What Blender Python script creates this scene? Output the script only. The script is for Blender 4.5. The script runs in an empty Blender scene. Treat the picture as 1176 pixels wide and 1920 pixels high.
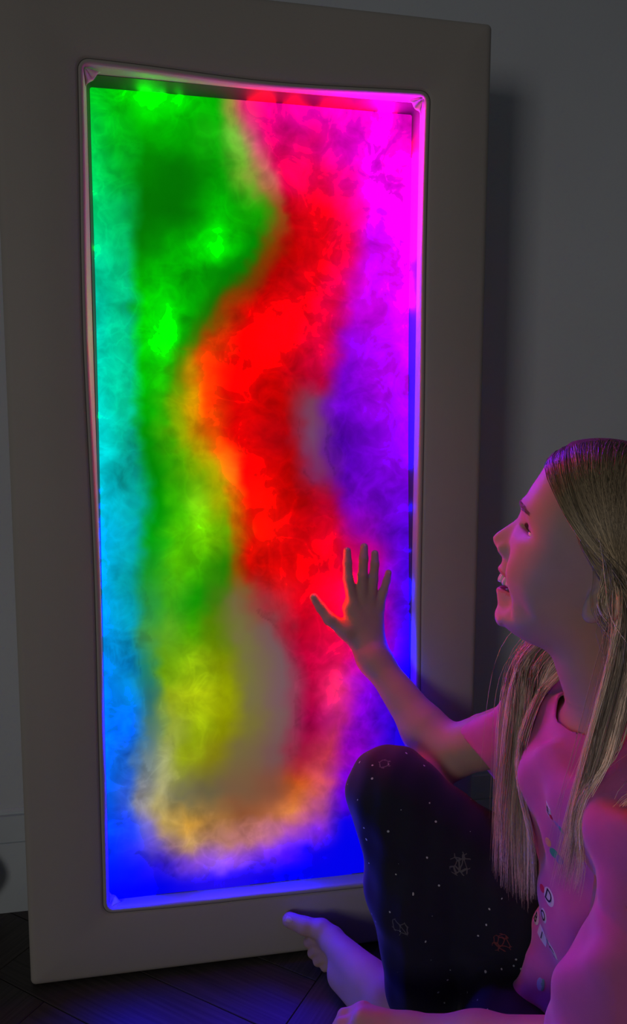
import bpy, bmesh, math, random
import numpy as np
from mathutils import Vector, Matrix
from mathutils.bvhtree import BVHTree

# ------------------------------------------------------------------ camera
sc = bpy.context.scene
C = sc.collection
cam_data = bpy.data.cameras.new('camera')
cam = bpy.data.objects.new('camera', cam_data); C.objects.link(cam)
cam_data.sensor_fit = 'VERTICAL'; cam_data.sensor_height = 36.0
cam_data.lens = 36.0 * 1330 / 1920
cam_data.clip_start = 0.02
CY, CP, CR = 0.17760358, 0.10187533, 0.00250969
fw = Vector((math.sin(CY)*math.cos(CP), math.cos(CY)*math.cos(CP), -math.sin(CP)))
rt = Vector((math.cos(CY), -math.sin(CY), 0)); up = rt.cross(fw)
r2 = rt*math.cos(CR) + up*math.sin(CR); u2 = -rt*math.sin(CR) + up*math.cos(CR)
M = Matrix((r2, u2, -fw)).transposed().to_4x4()
M.translation = Vector((0.22922784, -0.98348723, 0.7748148))
cam.matrix_world = M
sc.camera = cam

# ------------------------------------------------------------------ light
sc.view_settings.view_transform = 'Standard'; sc.view_settings.look = 'None'
sc.view_settings.gamma = 1.0; sc.view_settings.exposure = 0.0
sc.view_settings.use_curve_mapping = False
world = bpy.data.worlds.new('world'); sc.world = world; world.use_nodes = True
world.node_tree.nodes['Background'].inputs[0].default_value = (0.85, 0.93, 1.0, 1)
world.node_tree.nodes['Background'].inputs[1].default_value = 0.035
def area(name, loc, target, size, power, col, size_y=None):
    d = bpy.data.lights.new(name, 'AREA'); d.energy = power; d.size = size; d.color = col
    if size_y: d.shape = 'RECTANGLE'; d.size_y = size_y
    o = bpy.data.objects.new(name, d); C.objects.link(o)
    o.location = loc
    o.rotation_euler = (Vector(target)-Vector(loc)).to_track_quat('-Z', 'Y').to_euler()
    return o
# the dim daylight of a doorway behind and to the left of the photographer
key = area('doorway_daylight', (-1.7, -2.9, 1.0), (0.95, -0.1, 0.5), 0.8, 2.1, (1.0, 0.95, 0.90), 1.0)
key.data.spread = math.radians(75)

# ------------------------------------------------------------------ helpers
def tag(o, label=None, cat=None, group=None, kind=None):
    if label: o['label'] = label
    if cat: o['category'] = cat
    if group: o['group'] = group
    if kind: o['kind'] = kind
    return o
def empty(name, loc):
    o = bpy.data.objects.new(name, None); C.objects.link(o); o.location = loc
    o.empty_display_size = 0.05
    return o
def link(name, me, mat, parent=None, smooth=True):
    o = bpy.data.objects.new(name, me); C.objects.link(o)
    for m in (mat if isinstance(mat, (list, tuple)) else [mat]): me.materials.append(m)
    if smooth: me.polygons.foreach_set('use_smooth', [True]*len(me.polygons))
    if parent:
        o.parent = parent
        o.matrix_parent_inverse = Matrix.Translation(-world_loc(parent))
    return o
def world_loc(o):
    v = Vector(o.location)
    return v
def mesh(name, v, f):
    me = bpy.data.meshes.new(name); me.from_pydata([tuple(p) for p in v], [], [tuple(q) for q in f]); me.update()
    return me
def mesh_np(name, V, Q):
    me = bpy.data.meshes.new(name)
    n = Q.shape[1]
    me.vertices.add(len(V)); me.vertices.foreach_set('co', np.asarray(V, np.float32).ravel())
    me.loops.add(Q.size); me.loops.foreach_set('vertex_index', Q.astype(np.int32).ravel())
    me.polygons.add(len(Q)); me.polygons.foreach_set('loop_start', np.arange(0, Q.size, n, dtype=np.int32))
    me.polygons.foreach_set('loop_total', np.full(len(Q), n, np.int32))
    me.update(calc_edges=True); me.validate()
    return me
def color_attr(me, name, cols):
    a = me.color_attributes.new(name, 'FLOAT_COLOR', 'POINT')
    c = np.ones((len(cols), 4), np.float32); c[:, :cols.shape[1]] = cols
    a.data.foreach_set('color', c.ravel())
def s2l(c):
    c = np.asarray(c, float)/255.0
    return np.where(c <= 0.04045, c/12.92, ((c+0.055)/1.055)**2.4)
def mat(name, col, rough=0.6, bump=None, noise=None, attr=None, spec=0.5, sss=0.0, sheen=0.0):
    """principled material; noise=(scale, amount) varies the colour, bump=(scale, strength, dist)"""
    m = bpy.data.materials.new(name); m.use_nodes = True
    nt = m.node_tree; b = nt.nodes['Principled BSDF']
    b.inputs['Roughness'].default_value = rough
    b.inputs['Specular IOR Level'].default_value = spec
    b.inputs['Sheen Weight'].default_value = sheen
    if sss: 
        b.inputs['Subsurface Weight'].default_value = sss
        b.inputs['Subsurface Radius'].default_value = (0.01, 0.004, 0.002)
        b.inputs['Subsurface Scale'].default_value = 0.6
    tc = nt.nodes.new('ShaderNodeTexCoord')
    src = None
    if attr:
        a = nt.nodes.new('ShaderNodeAttribute'); a.attribute_name = attr; src = a.outputs['Color']
    if noise:
        n = nt.nodes.new('ShaderNodeTexNoise'); n.inputs['Scale'].default_value = noise[0]; n.inputs['Detail'].default_value = 5
        nt.links.new(tc.outputs['Object'], n.inputs['Vector'])
        mr = nt.nodes.new('ShaderNodeMapRange'); mr.inputs[1].default_value = 0.3; mr.inputs[2].default_value = 0.7
        mr.inputs[3].default_value = 1-noise[1]; mr.inputs[4].default_value = 1+noise[1]
        nt.links.new(n.outputs['Fac'], mr.inputs[0])
        mx = nt.nodes.new('ShaderNodeVectorMath'); mx.operation = 'SCALE'
        if src: nt.links.new(src, mx.inputs[0])
        else: mx.inputs[0].default_value = col
        nt.links.new(mr.outputs[0], mx.inputs['Scale']); src = mx.outputs[0]
    if src: nt.links.new(src, b.inputs['Base Color'])
    else: b.inputs['Base Color'].default_value = (*col, 1)
    if bump:
        n = nt.nodes.new('ShaderNodeTexNoise'); n.inputs['Scale'].default_value = bump[0]; n.inputs['Detail'].default_value = 4
        nt.links.new(tc.outputs['Object'], n.inputs['Vector'])
        bp = nt.nodes.new('ShaderNodeBump'); bp.inputs['Strength'].default_value = bump[1]; bp.inputs['Distance'].default_value = bump[2]
        nt.links.new(n.outputs['Fac'], bp.inputs['Height']); nt.links.new(bp.outputs[0], b.inputs['Normal'])
    return m
def box(v, f, x0, x1, y0, y1, z0, z1):
    i = len(v)
    v += [(x0,y0,z0),(x1,y0,z0),(x1,y1,z0),(x0,y1,z0),(x0,y0,z1),(x1,y0,z1),(x1,y1,z1),(x0,y1,z1)]
    f += [(i,i+3,i+2,i+1),(i+4,i+5,i+6,i+7),(i,i+1,i+5,i+4),(i+1,i+2,i+6,i+5),(i+2,i+3,i+7,i+6),(i+3,i,i+4,i+7)]

# ------------------------------------------------------------------ room
WY = 0.187                                   # face of the back wall
m_wall = mat('grey_paint', (0.70, 0.74, 0.78), 0.9, bump=(260, 0.25, 0.001), noise=(2.2, 0.05))
m_base = mat('white_gloss_trim', (0.66, 0.72, 0.76), 0.55, noise=(6, 0.05))
v, f = [], []; box(v, f, -2.6, 2.4, WY, WY+0.1, 0, 2.6)
tag(link('wall_back', mesh('wall_back', v, f), m_wall, smooth=False), kind='structure')
# baseboard: square foot, step and rebate line, extruded along the wall
prof = [(0, 0), (-.007, 0), (-.007, .1195), (-.0035, .1200), (-.0035, .1222), (-.007, .1227), (-.007, .1655), (-.001, .1660), (-.001, .1712), (-.004, .1716), (-.001, .1760), (0, .1760)]
v = [(x, WY+py, pz) for x in (-2.6, 2.4) for (py, pz) in prof]
n = len(prof); f = [(i, i+1, n+i+1, n+i) for i in range(n-1)] + [tuple(range(n))[::-1], tuple(range(n, 2*n))]
tag(link('baseboard_back', mesh('baseboard_back', v, f), m_base, smooth=False), kind='structure')
# herringbone floor
m_floor = mat('dark_oak', (1, 1, 1), 0.5, attr='tone', bump=(90, 0.2, 0.001), spec=0.35)
nt = m_floor.node_tree
tc = nt.nodes['Texture Coordinate'] if 'Texture Coordinate' in nt.nodes else nt.nodes.new('ShaderNodeTexCoord')
ga = nt.nodes.new('ShaderNodeAttribute'); ga.attribute_name = 'grain'
mp = nt.nodes.new('ShaderNodeVectorMath'); mp.operation = 'MULTIPLY'; mp.inputs[1].default_value = (6, 220, 1)
nt.links.new(ga.outputs['Vector'], mp.inputs[0])
wn = nt.nodes.new('ShaderNodeTexNoise'); wn.inputs['Scale'].default_value = 1.0; wn.inputs['Detail'].default_value = 6
nt.links.new(mp.outputs[0], wn.inputs['Vector'])
mr = nt.nodes.new('ShaderNodeMapRange'); mr.inputs[1].default_value = .3; mr.inputs[2].default_value = .7; mr.inputs[3].default_value = .65; mr.inputs[4].default_value = 1.35
nt.links.new(wn.outputs['Fac'], mr.inputs[0])
sm = nt.nodes.new('ShaderNodeVectorMath'); sm.operation = 'SCALE'
ta = nt.nodes.new('ShaderNodeAttribute'); ta.attribute_name = 'tone'
nt.links.new(ta.outputs['Color'], sm.inputs[0]); nt.links.new(mr.outputs[0], sm.inputs['Scale'])
nt.links.new(sm.outputs[0], nt.nodes['Principled BSDF'].inputs['Base Color'])
random.seed(4)
PW, PL = 0.105, 0.525                        # plank width and length
v, f, tone, grain = [], [], [], []
box(v, f, -2.4, 2.4, -3.4, WY+.1, -0.03, -0.003)
tone += [(0.01, 0.009, 0.008)]*8; grain += [(0, 0, 0)]*8
ca, sa = math.cos(math.radians(52)), math.sin(math.radians(52))
def plank(x0, y0, lx, ly):
    cx, cy = x0+lx/2, y0+ly/2
    wx, wy = cx*ca-cy*sa+.42, cx*sa+cy*ca-.2
    if not (-1.3 < wx < 1.8 and -1.6 < wy < WY+.45): return
    g = 0.0005; b = 0.0007; i = len(v)
    for (ins, z) in ((g, -.003), (g, -b), (g+b, 0.0)):
        for (x, y) in ((x0+ins, y0+ins), (x0+lx-ins, y0+ins), (x0+lx-ins, y0+ly-ins), (x0+ins, y0+ly-ins)):
            X, Y = x*ca-y*sa+.42, x*sa+y*ca-.2
            v.append((X, Y, z))
            grain.append((x, y, 0) if lx > ly else (y, x, 0))
    for a in range(0, 8, 4):
        for k in range(4): f.append((i+a+k, i+a+(k+1) % 4, i+a+4+(k+1) % 4, i+a+4+k))
    f.append((i+8, i+9, i+10, i+11))
    t = random.uniform(.85, 1.18); tone.extend([(0.060*t, 0.052*t, 0.047*t)]*12)
R_ = int(PL/PW)
for a in range(-14, 14):
    for b in range(-40, 40):
        # herringbone: the pair steps by one width diagonally
        x = b*PW + a*2*PL*0; 
        ox = (b*PW) + a*PL*2; oy = (b*PW)
        plank(ox, oy, PL, PW); plank(ox+PL, oy-PL+PW, PW, PL)
me = mesh('floor', v, f)
color_attr(me, 'tone', np.array(tone)); 
ga_ = me.attributes.new('grain', 'FLOAT_VECTOR', 'POINT'); ga_.data.foreach_set('vector', np.array(grain, np.float32).ravel())
tag(link('floor', me, m_floor, smooth=False), kind='structure')

# ------------------------------------------------------------------ glowing sensory panel
panel = empty('light_panel', (0.33, 0.06, 0.0))
tag(panel, 'tall cream padded frame with a glowing rainbow screen, standing against the wall', 'light panel')
m_vinyl = mat('cream_vinyl', (0.47, 0.43, 0.385), 0.55, bump=(900, 0.35, 0.0006), noise=(5, 0.03), spec=0.3)
m_seam = mat('dark_seam', (0.10, 0.09, 0.085), 0.8)
OX0, OX1, OZ0, OZ1 = 0.0, 0.658, 0.002, 1.350
IX0, IX1, IZ0, IZ1 = 0.109, 0.5605, 0.107, 1.2445
PT = 0.165                                   # thickness back to the baseboard
def rr(x0, x1, z0, z1, r, ms=40, mc=6):
    """rounded rectangle loop, ms points a side"""
    pts = []
    cs = [(x1-r, z0+r, -90), (x1-r, z1-r, 0), (x0+r, z1-r, 90), (x0+r, z0+r, 180)]
    for q, (cx, cz, a0) in enumerate(cs):
        for k in range(mc+1):
            a = math.radians(a0+90*k/mc); pts.append((cx+r*math.cos(a), cz+r*math.sin(a)))
        nx, nz, na = cs[(q+1) % 4]; ax = cx+r*math.cos(math.radians(a0+90)); az = cz+r*math.sin(math.radians(a0+90))
        bx = nx+r*math.cos(math.radians(na)); bz = nz+r*math.sin(math.radians(na))
        for k in range(1, ms): pts.append((ax+(bx-ax)*k/ms, az+(bz-az)*k/ms))
    return pts
rng = np.random.RandomState(3)
def wob(x, z, seed=0):
    """slow waviness of the stretched fabric edge"""
    return (math.sin(z*5.1+seed)*.0016 + math.sin(z*11+x*9+seed*2)*.0009, math.sin(x*9+1+seed)*.0016 + math.sin(x*21+z*3)*.0007)
def inner(off, r, w=1.0):
    L_ = rr(IX0-off, IX1+off, IZ0-off, IZ1+off, r)
    out = []
    for x, z in L_:
        dx, dz = wob(x, z)
        # the top hem bows down in the middle, the bottom hem sags at the left
        t = (x-IX0)/(IX1-IX0)
        bow = 0
        if z > 1.2: bow = -.0045*math.sin(math.pi*max(0, min(1, t)))*w
        if x < .2 and z < .9: dx += .0018*math.sin((z-.1)*3.9)
        out.append((x+dx*w, z+(dz+bow)*w))
    return out
def outer(off, r):
    out = []
    for x, z in rr(OX0+off, OX1-off, OZ0+off, OZ1-off, r):
        out.append((x, z))
    return out
secs = []                                    # (loop, y)
secs.append((inner(-0.0005, .005, 0.2), 0.0228))
secs.append((inner(0.0000, .006, .6), 0.0165))
secs.append((inner(0.0004, .008), 0.0085))
secs.append((inner(0.0014, .009), 0.0035))
secs.append((inner(0.0032, .011), 0.0010))
secs.append((inner(0.0070, .014), 0.0016))
secs.append((inner(0.0078, .0145), 0.0036))   # seam groove
secs.append((inner(0.0086, .015), 0.0012))
Li = inner(0.012, .017); Lo = outer(0.012, .004)
for t in (0, .12, .3, .5, .7, .88, 1):
    yy = 0.0 - 0.0035*math.sin(math.pi*t)
    secs.append(([((1-t)*a[0]+t*b[0], (1-t)*a[1]+t*b[1]) for a, b in zip(Li, Lo)], yy))
for k in range(1, 7):
    a = math.pi/2*k/6; rad = .012
    secs.append((outer(.012-rad*math.sin(a), .004+.003*math.sin(a)), rad*(1-math.cos(a))))
secs.append((outer(.0, .007), 0.08)); secs.append((outer(.0, .007), PT-.006)); secs.append((outer(.006, .016), PT))
secs.append((outer(.10, .016), PT))
v, f = [], []
n = len(secs[0][0])
for (L_, y) in secs:
    for (x, z) in L_:
        v.append((x, y, z))
for s in range(len(secs)-1):
    for i in range(n):
        a = s*n+i; b = s*n+(i+1) % n
        f.append((a, b, b+n, a+n))
me = mesh('padded_frame', v, f)
m_vinyl_lit = mat('cream_vinyl_lit', (0.62, 0.60, 0.57), 0.6)  # same vinyl on the reveal, painted paler to imitate the screen's glow
frame = link('padded_frame', me, [m_vinyl, m_vinyl_lit], panel)
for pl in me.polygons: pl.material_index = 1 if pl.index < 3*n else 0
bm = bmesh.new(); bm.from_mesh(me); bmesh.ops.recalc_face_normals(bm, faces=bm.faces); bm.to_mesh(me); bm.free()
# seam line stitched around the opening
def tube_loop(pts, r, seg=8, closed=True):
    v, f = [], []; n = len(pts)
    P = [Vector(p) for p in pts]
    for i in range(n):
        t = (P[(i+1) % n]-P[i-1]).normalized() if closed else (P[min(i+1, n-1)]-P[max(i-1, 0)]).normalized()
        a = t.orthogonal().normalized() if abs(t.y) > .9 else t.cross(Vector((0, 1, 0))).normalized(); b = t.cross(a)
        rr_ = r[i] if isinstance(r, (list, tuple)) else r
        for k in range(seg):
            an = 2*math.pi*k/seg; v.append(P[i]+a*math.cos(an)*rr_+b*math.sin(an)*rr_)
    m = n if closed else n-1
    for i in range(m):
        j = (i+1) % n
        for k in range(seg): f.append((i*seg+k, i*seg+(k+1) % seg, j*seg+(k+1) % seg, j*seg+k))
    if not closed: f.append(tuple(range(seg))[::-1]); f.append(tuple((n-1)*seg+k for k in range(seg)))
    return v, f
v, f = tube_loop([(x, .0030, z) for x, z in inner(0.0078, .0145)], .0009)
tag(link('seam', mesh('seam', v, f), m_seam, frame), 'dark stitched seam line')
# tucked fabric folds in the corners of the opening
m_tuck = m_vinyl_lit  # tucks take the vinyl paled for the glow too
for (cx, cz, sx, sz) in ((IX0, IZ1, 1, -1), (IX1, IZ1, -1, -1), (IX0, IZ0, 1, 1), (IX1, IZ0, -1, 1)):
    v, f = [], []
    K, J = 9, 6
    for j in range(J):
        for k in range(K):
            t = k/(K-1); q = j/(J-1)
            d = .002+.016*q
            x = cx+sx*(d*t+.001); z = cz+sz*(d*(1-t)+.001)
            y = .006+.012*q*.6-.004*math.sin(t*math.pi*3)*(1-q*.4)+.002
            v.append((x, y, z))
    for j in range(J-1):
        for k in range(K-1): f.append((j*K+k, j*K+k+1, (j+1)*K+k+1, (j+1)*K+k))
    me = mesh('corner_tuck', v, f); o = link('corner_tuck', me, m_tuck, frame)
    so = o.modifiers.new('thickness', 'SOLIDIFY'); so.thickness = .0012
# rigid tray holding the screen
m_tray = mat('dark_tray', (0.08, 0.08, 0.08), 0.6)
SD = 0.0565                                  # depth of the glowing surface at the top
def sdep(z):
    """the liquid pouch bulges towards the room low down"""
    t = np.clip((1.0-np.asarray(z, float))/.75, 0, 1); return SD-.034*t*t*(3-2*t)
v, f = [], []
A = rr(IX0+.001, IX1-.001, IZ0+.001, IZ1-.001, .003); B = rr(IX0-.01, IX1+.01, IZ0-.01, IZ1+.01, .003)
n = len(A)
for L_, y in ((B, .0225), (A, .0225), (A, SD+.004), (B, SD+.004)): v += [(x, y, z) for x, z in L_]
for s in range(4):
    for i in range(n): a = s*n+i; b = s*n+(i+1) % n; c = ((s+1) % 4)*n; f.append((a, b, c+(i+1) % n, c+i))
me = mesh('tray', v, f)
bm = bmesh.new(); bm.from_mesh(me); bmesh.ops.recalc_face_normals(bm, faces=bm.faces); bm.to_mesh(me); bm.free()
tag(link('tray', me, m_tray, panel, smooth=False), 'inner rim of the screen box')

# rows of liquid colours: height on the screen, then (x, r, g, b) stops that follow the same swirl from row to row
ROWS = [
 (1.270, [(0.108,0,223,30), (0.160,0,244,0), (0.195,0,255,0), (0.238,0,223,0), (0.274,0,190,0), (0.292,150,150,60), (0.311,243,60,110), (0.348,254,0,150), (0.416,249,0,185), (0.462,255,0,225), (0.517,249,0,230), (0.558,227,0,190)]),
 (1.235, [(0.107,0,223,40), (0.156,0,234,0), (0.191,0,254,0), (0.237,0,213,0), (0.277,0,185,0), (0.297,150,150,60), (0.318,243,40,120), (0.352,254,0,145), (0.416,243,0,180), (0.462,255,0,220), (0.517,249,0,235), (0.559,238,0,200)]),
 (1.192, [(0.106,0,223,70), (0.148,0,190,20), (0.179,0,170,0), (0.237,0,165,0), (0.277,20,180,10), (0.303,120,190,60), (0.331,220,80,120), (0.355,243,0,120), (0.408,238,0,120), (0.455,212,0,170), (0.502,255,0,255), (0.558,254,0,230)]),
 (1.142, [(0.104,0,243,107), (0.146,0,187,42), (0.178,0,125,0), (0.229,0,115,0), (0.280,0,160,0), (0.314,110,185,40), (0.351,200,100,90), (0.370,238,0,80), (0.416,238,0,75), (0.463,217,0,130), (0.503,255,0,255), (0.559,255,0,250)]),
 (1.092, [(0.103,0,227,123), (0.149,0,181,85), (0.174,0,115,0), (0.228,0,112,0), (0.287,0,190,0), (0.340,20,170,0), (0.374,150,70,20), (0.385,190,0,10), (0.424,227,0,20), (0.463,238,0,80), (0.503,228,0,249), (0.560,255,0,255)]),
 (1.048, [(0.103,0,227,144), (0.151,0,192,101), (0.173,0,125,0), (0.227,0,170,0), (0.283,0,234,0), (0.328,0,140,0), (0.361,150,50,0), (0.382,195,0,0), (0.424,227,0,15), (0.460,238,0,60), (0.504,200,0,231), (0.561,255,0,255)]),
 (1.004, [(0.103,0,219,165), (0.154,0,203,128), (0.176,0,165,0), (0.212,0,185,0), (0.256,0,165,0), (0.294,0,125,0), (0.328,120,55,0), (0.354,195,0,0), (0.417,238,0,20), (0.456,227,0,80), (0.496,211,0,243), (0.561,248,0,255)]),
 (0.959, [(0.103,0,219,187), (0.154,0,197,133), (0.178,0,223,0), (0.211,0,239,0), (0.241,0,170,0), (0.267,20,120,0), (0.293,140,60,0), (0.327,238,0,0), (0.393,254,0,15), (0.440,227,0,60), (0.480,188,0,220), (0.562,219,0,255)]),
 (0.915, [(0.103,0,224,197), (0.153,0,203,139), (0.177,0,234,0), (0.210,0,244,0), (0.229,10,160,0), (0.244,60,120,0), (0.270,212,50,0), (0.308,254,0,0), (0.377,254,0,10), (0.425,227,0,60), (0.473,136,0,208), (0.563,213,0,255)]),
 (0.869, [(0.104,0,230,203), (0.152,0,208,149), (0.177,0,190,0), (0.199,20,190,0), (0.217,100,130,0), (0.232,190,130,0), (0.258,254,60,0), (0.300,254,0,0), (0.361,227,0,0), (0.416,190,0,50), (0.464,119,0,203), (0.563,203,0,255)]),
 (0.824, [(0.104,0,233,219), (0.152,0,197,149), (0.176,0,165,0), (0.198,40,170,0), (0.213,120,170,0), (0.235,200,140,0), (0.265,243,50,0), (0.299,227,0,0), (0.369,180,0,0), (0.416,120,60,90), (0.456,108,0,203), (0.563,178,0,255)]),
 (0.778, [(0.105,0,240,240), (0.153,0,187,160), (0.179,0,150,0), (0.197,60,170,0), (0.219,140,170,0), (0.245,190,150,0), (0.276,240,80,0), (0.306,217,0,0), (0.365,175,0,10), (0.408,115,65,105), (0.452,85,0,180), (0.563,162,0,255)]),
 (0.732, [(0.105,0,235,255), (0.156,0,176,160), (0.185,0,140,0), (0.207,50,160,0), (0.237,120,175,0), (0.264,170,160,0), (0.290,240,100,10), (0.317,238,0,0), (0.380,185,0,0), (0.420,120,45,100), (0.464,90,0,185), (0.563,145,0,255)]),
 (0.685, [(0.106,0,214,255), (0.159,0,165,160), (0.192,0,140,0), (0.214,50,165,0), (0.244,110,190,10), (0.278,160,160,0), (0.297,210,110,0), (0.324,249,10,0), (0.391,227,0,0), (0.431,170,0,40), (0.476,110,0,190), (0.563,120,0,250)]),
 (0.639, [(0.107,0,192,255), (0.154,0,160,171), (0.184,0,150,10), (0.217,70,180,0), (0.251,110,210,0), (0.281,110,170,0), (0.298,190,100,0), (0.324,249,15,0), (0.391,238,0,10), (0.439,243,0,40), (0.484,140,0,160), (0.558,100,0,250)]),
 (0.593, [(0.107,0,187,255), (0.150,0,165,171), (0.179,20,150,30), (0.213,80,185,0), (0.243,70,180,0), (0.273,40,130,0), (0.296,140,80,0), (0.319,227,10,0), (0.390,238,0,5), (0.438,254,0,30), (0.487,212,0,110), (0.558,85,0,250)]),
 (0.546, [(0.107,0,171,255), (0.145,0,160,181), (0.171,40,150,60), (0.204,60,165,20), (0.238,20,145,0), (0.269,60,120,10), (0.303,115,100,60), (0.342,170,40,50), (0.398,227,0,20), (0.438,255,0,45), (0.487,212,0,110), (0.558,75,0,250)]),
 (0.499, [(0.106,0,155,255), (0.141,0,155,203), (0.166,60,150,90), (0.196,90,160,30), (0.234,70,160,0), (0.264,90,130,0), (0.299,115,110,60), (0.346,118,85,85), (0.389,185,0,35), (0.438,238,0,55), (0.487,227,0,120), (0.558,60,0,250)]),
 (0.452, [(0.107,0,139,255), (0.144,0,139,214), (0.169,30,130,110), (0.195,110,165,10), (0.237,150,190,10), (0.275,125,140,0), (0.310,115,110,60), (0.357,116,86,90), (0.405,190,0,55), (0.454,238,10,90), (0.491,233,0,200), (0.558,45,0,250)]),
 (0.405, [(0.107,0,128,255), (0.146,0,128,224), (0.176,40,110,110), (0.198,140,160,20), (0.240,170,190,10), (0.282,140,150,0), (0.317,116,108,65), (0.365,118,86,92), (0.409,185,5,65), (0.449,238,40,110), (0.495,140,0,235), (0.558,5,0,235)]),
 (0.357, [(0.106,0,123,255), (0.145,0,107,255), (0.171,80,120,110), (0.201,150,165,60), (0.239,160,185,10), (0.278,145,150,0), (0.313,118,110,50), (0.360,117,88,85), (0.404,175,0,75), (0.445,190,30,120), (0.487,140,0,230), (0.558,10,0,235)]),
 (0.308, [(0.107,0,107,255), (0.141,30,101,214), (0.163,110,130,140), (0.189,160,165,110), (0.223,150,165,20), (0.262,130,125,15), (0.301,115,100,60), (0.356,116,80,80), (0.396,160,25,60), (0.429,195,50,80), (0.466,150,0,200), (0.559,20,0,235)]),
 (0.259, [(0.107,0,96,255), (0.136,50,96,235), (0.156,150,150,160), (0.185,170,165,115), (0.211,120,115,80), (0.253,105,95,65), (0.300,118,88,62), (0.348,130,76,55), (0.388,190,80,30), (0.421,215,80,90), (0.462,120,0,220), (0.559,0,0,235)]),
 (0.218, [(0.108,0,74,255), (0.139,30,64,255), (0.165,110,100,190), (0.191,190,160,90), (0.222,210,155,60), (0.261,160,115,60), (0.300,140,82,50), (0.340,165,95,60), (0.380,200,115,60), (0.417,195,85,140), (0.462,80,0,235), (0.560,0,0,235)]),
 (0.185, [(0.108,0,48,255), (0.142,30,42,255), (0.172,90,70,200), (0.198,160,120,130), (0.221,205,160,100), (0.260,180,125,100), (0.300,190,120,120), (0.339,190,110,140), (0.380,165,75,180), (0.421,110,30,230), (0.463,10,0,235), (0.561,0,0,235)]),
 (0.151, [(0.108,0,21,255), (0.145,5,16,255), (0.183,40,20,235), (0.221,110,60,225), (0.240,135,75,220), (0.268,145,85,225), (0.299,145,75,235), (0.339,115,45,235), (0.372,60,10,250), (0.413,10,0,235), (0.463,0,0,235), (0.561,0,0,235)]),
 (0.117, [(0.109,0,5,255), (0.144,0,0,255), (0.182,0,0,235), (0.220,20,5,235), (0.240,30,10,235), (0.267,35,10,235), (0.299,30,8,235), (0.339,15,0,235), (0.372,0,0,235), (0.413,0,0,235), (0.463,0,0,235), (0.562,0,0,235)]),
 (0.074, [(0.109,0,0,255), (0.143,0,0,255), (0.181,0,0,235), (0.220,0,0,235), (0.239,0,0,235), (0.267,0,0,235), (0.299,0,0,235), (0.339,0,0,235), (0.372,0,0,235), (0.413,0,0,235), (0.463,0,0,235), (0.563,0,0,235)]),
]
def scr(NX=230, NZ=560):
    xs = np.linspace(IX0-.002, IX1+.002, NX); zs = np.linspace(IZ0-.002, IZ1+.002, NZ)
    X, Z = np.meshgrid(xs, zs)
    # domain warp
    def vn(x, z, s, seed):
        r = np.random.RandomState(seed); g = r.rand(64, 64)
        u = (x*s) % 63; w = (z*s) % 63; iu = u.astype(int); iw = w.astype(int); fu = u-iu; fw_ = w-iw
        fu = fu*fu*(3-2*fu); fw_ = fw_*fw_*(3-2*fw_)
        return (g[iw, iu]*(1-fu)+g[iw, (iu+1) % 64]*fu)*(1-fw_)+(g[(iw+1) % 64, iu]*(1-fu)+g[(iw+1) % 64, (iu+1) % 64]*fu)*fw_-.5
    wx = vn(X, Z, 28, 1)*.012+vn(X, Z, 70, 2)*.007+vn(X, Z, 170, 5)*.002
    wz = vn(X, Z, 28, 3)*.014+vn(X, Z, 70, 4)*.008+vn(X, Z, 170, 6)*.002
    edge = np.clip(np.minimum(np.minimum(X-IX0, IX1-X), np.minimum(Z-IZ0, IZ1-Z))/.03, 0, 1)
    XW = X+wx*edge; ZW = Z+wz*edge
    rz = np.array([r[0] for r in ROWS]); tab = np.array([r[1] for r in ROWS], float)   # descending z
    idx = np.clip(np.searchsorted(-rz, -ZW)-1, 0, len(rz)-2)
    t = np.clip((rz[idx]-ZW)/(rz[idx]-rz[idx+1]), 0, 1); t = (t+t*t*(3-2*t))/2
    i0 = np.clip(idx-0, 0, len(rz)-1); i1 = idx+1
    K = tab[i0]*(1-t)[..., None, None]+tab[i1]*t[..., None, None]       # NZ,NX,12,4
    kx = K[..., 0]; kc = K[..., 1:]
    col = np.zeros(X.shape+(3,)); 
    for k in range(kx.shape[-1]-1):
        a = kx[..., k]; b = kx[..., k+1]
        m = (XW >= a) if k == 0 else (XW >= a)
        tt = np.clip((XW-a)/np.maximum(b-a, 1e-4), 0, 1); tt = (tt*.5+tt*tt*(3-2*tt)*.5)
        cc = kc[..., k, :]*(1-tt)[..., None]+kc[..., k+1, :]*tt[..., None]
        if k == 0: col = cc
        else: col = np.where(m[..., None], cc, col)
    sat = col.max(-1)-col.min(-1)
    # amount of cloudiness: little in the pure blue floor and in the grey and dark pools
    cloud = np.clip((sat-60)/120, 0.06, 1)
    cloud *= np.where((col[..., 2] > 190) & (col[..., 0] < 40) & (col[..., 1] < 40), .05, 1)
    cloud *= np.clip((col.max(-1)-95)/90, .15, 1)
    pale = (col[..., 2] > 60) & (sat < 130) & (col.max(-1) > 140)
    cloud = np.where(pale, np.maximum(cloud, .8), cloud)
    return X, Z, col, cloud
X, Z, col, cloud = scr()
NZ_, NX_ = X.shape
lin = s2l(col)
V = np.stack([X, sdep(Z)+.0006*np.sin(X*40)*np.sin(Z*23), Z], -1).reshape(-1, 3)
ii = np.arange(NZ_*NX_).reshape(NZ_, NX_)
Q = np.stack([ii[:-1, :-1], ii[:-1, 1:], ii[1:, 1:], ii[1:, :-1]], -1).reshape(-1, 4)
me = mesh_np('screen', V, Q)
c4 = np.concatenate([lin.reshape(-1, 3), cloud.reshape(-1, 1)], 1)
color_attr(me, 'glow', c4)
BOOST = 3.5
m_scr = bpy.data.materials.new('glowing_liquid'); m_scr.use_nodes = True
nt = m_scr.node_tree; b = nt.nodes['Principled BSDF']
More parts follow.
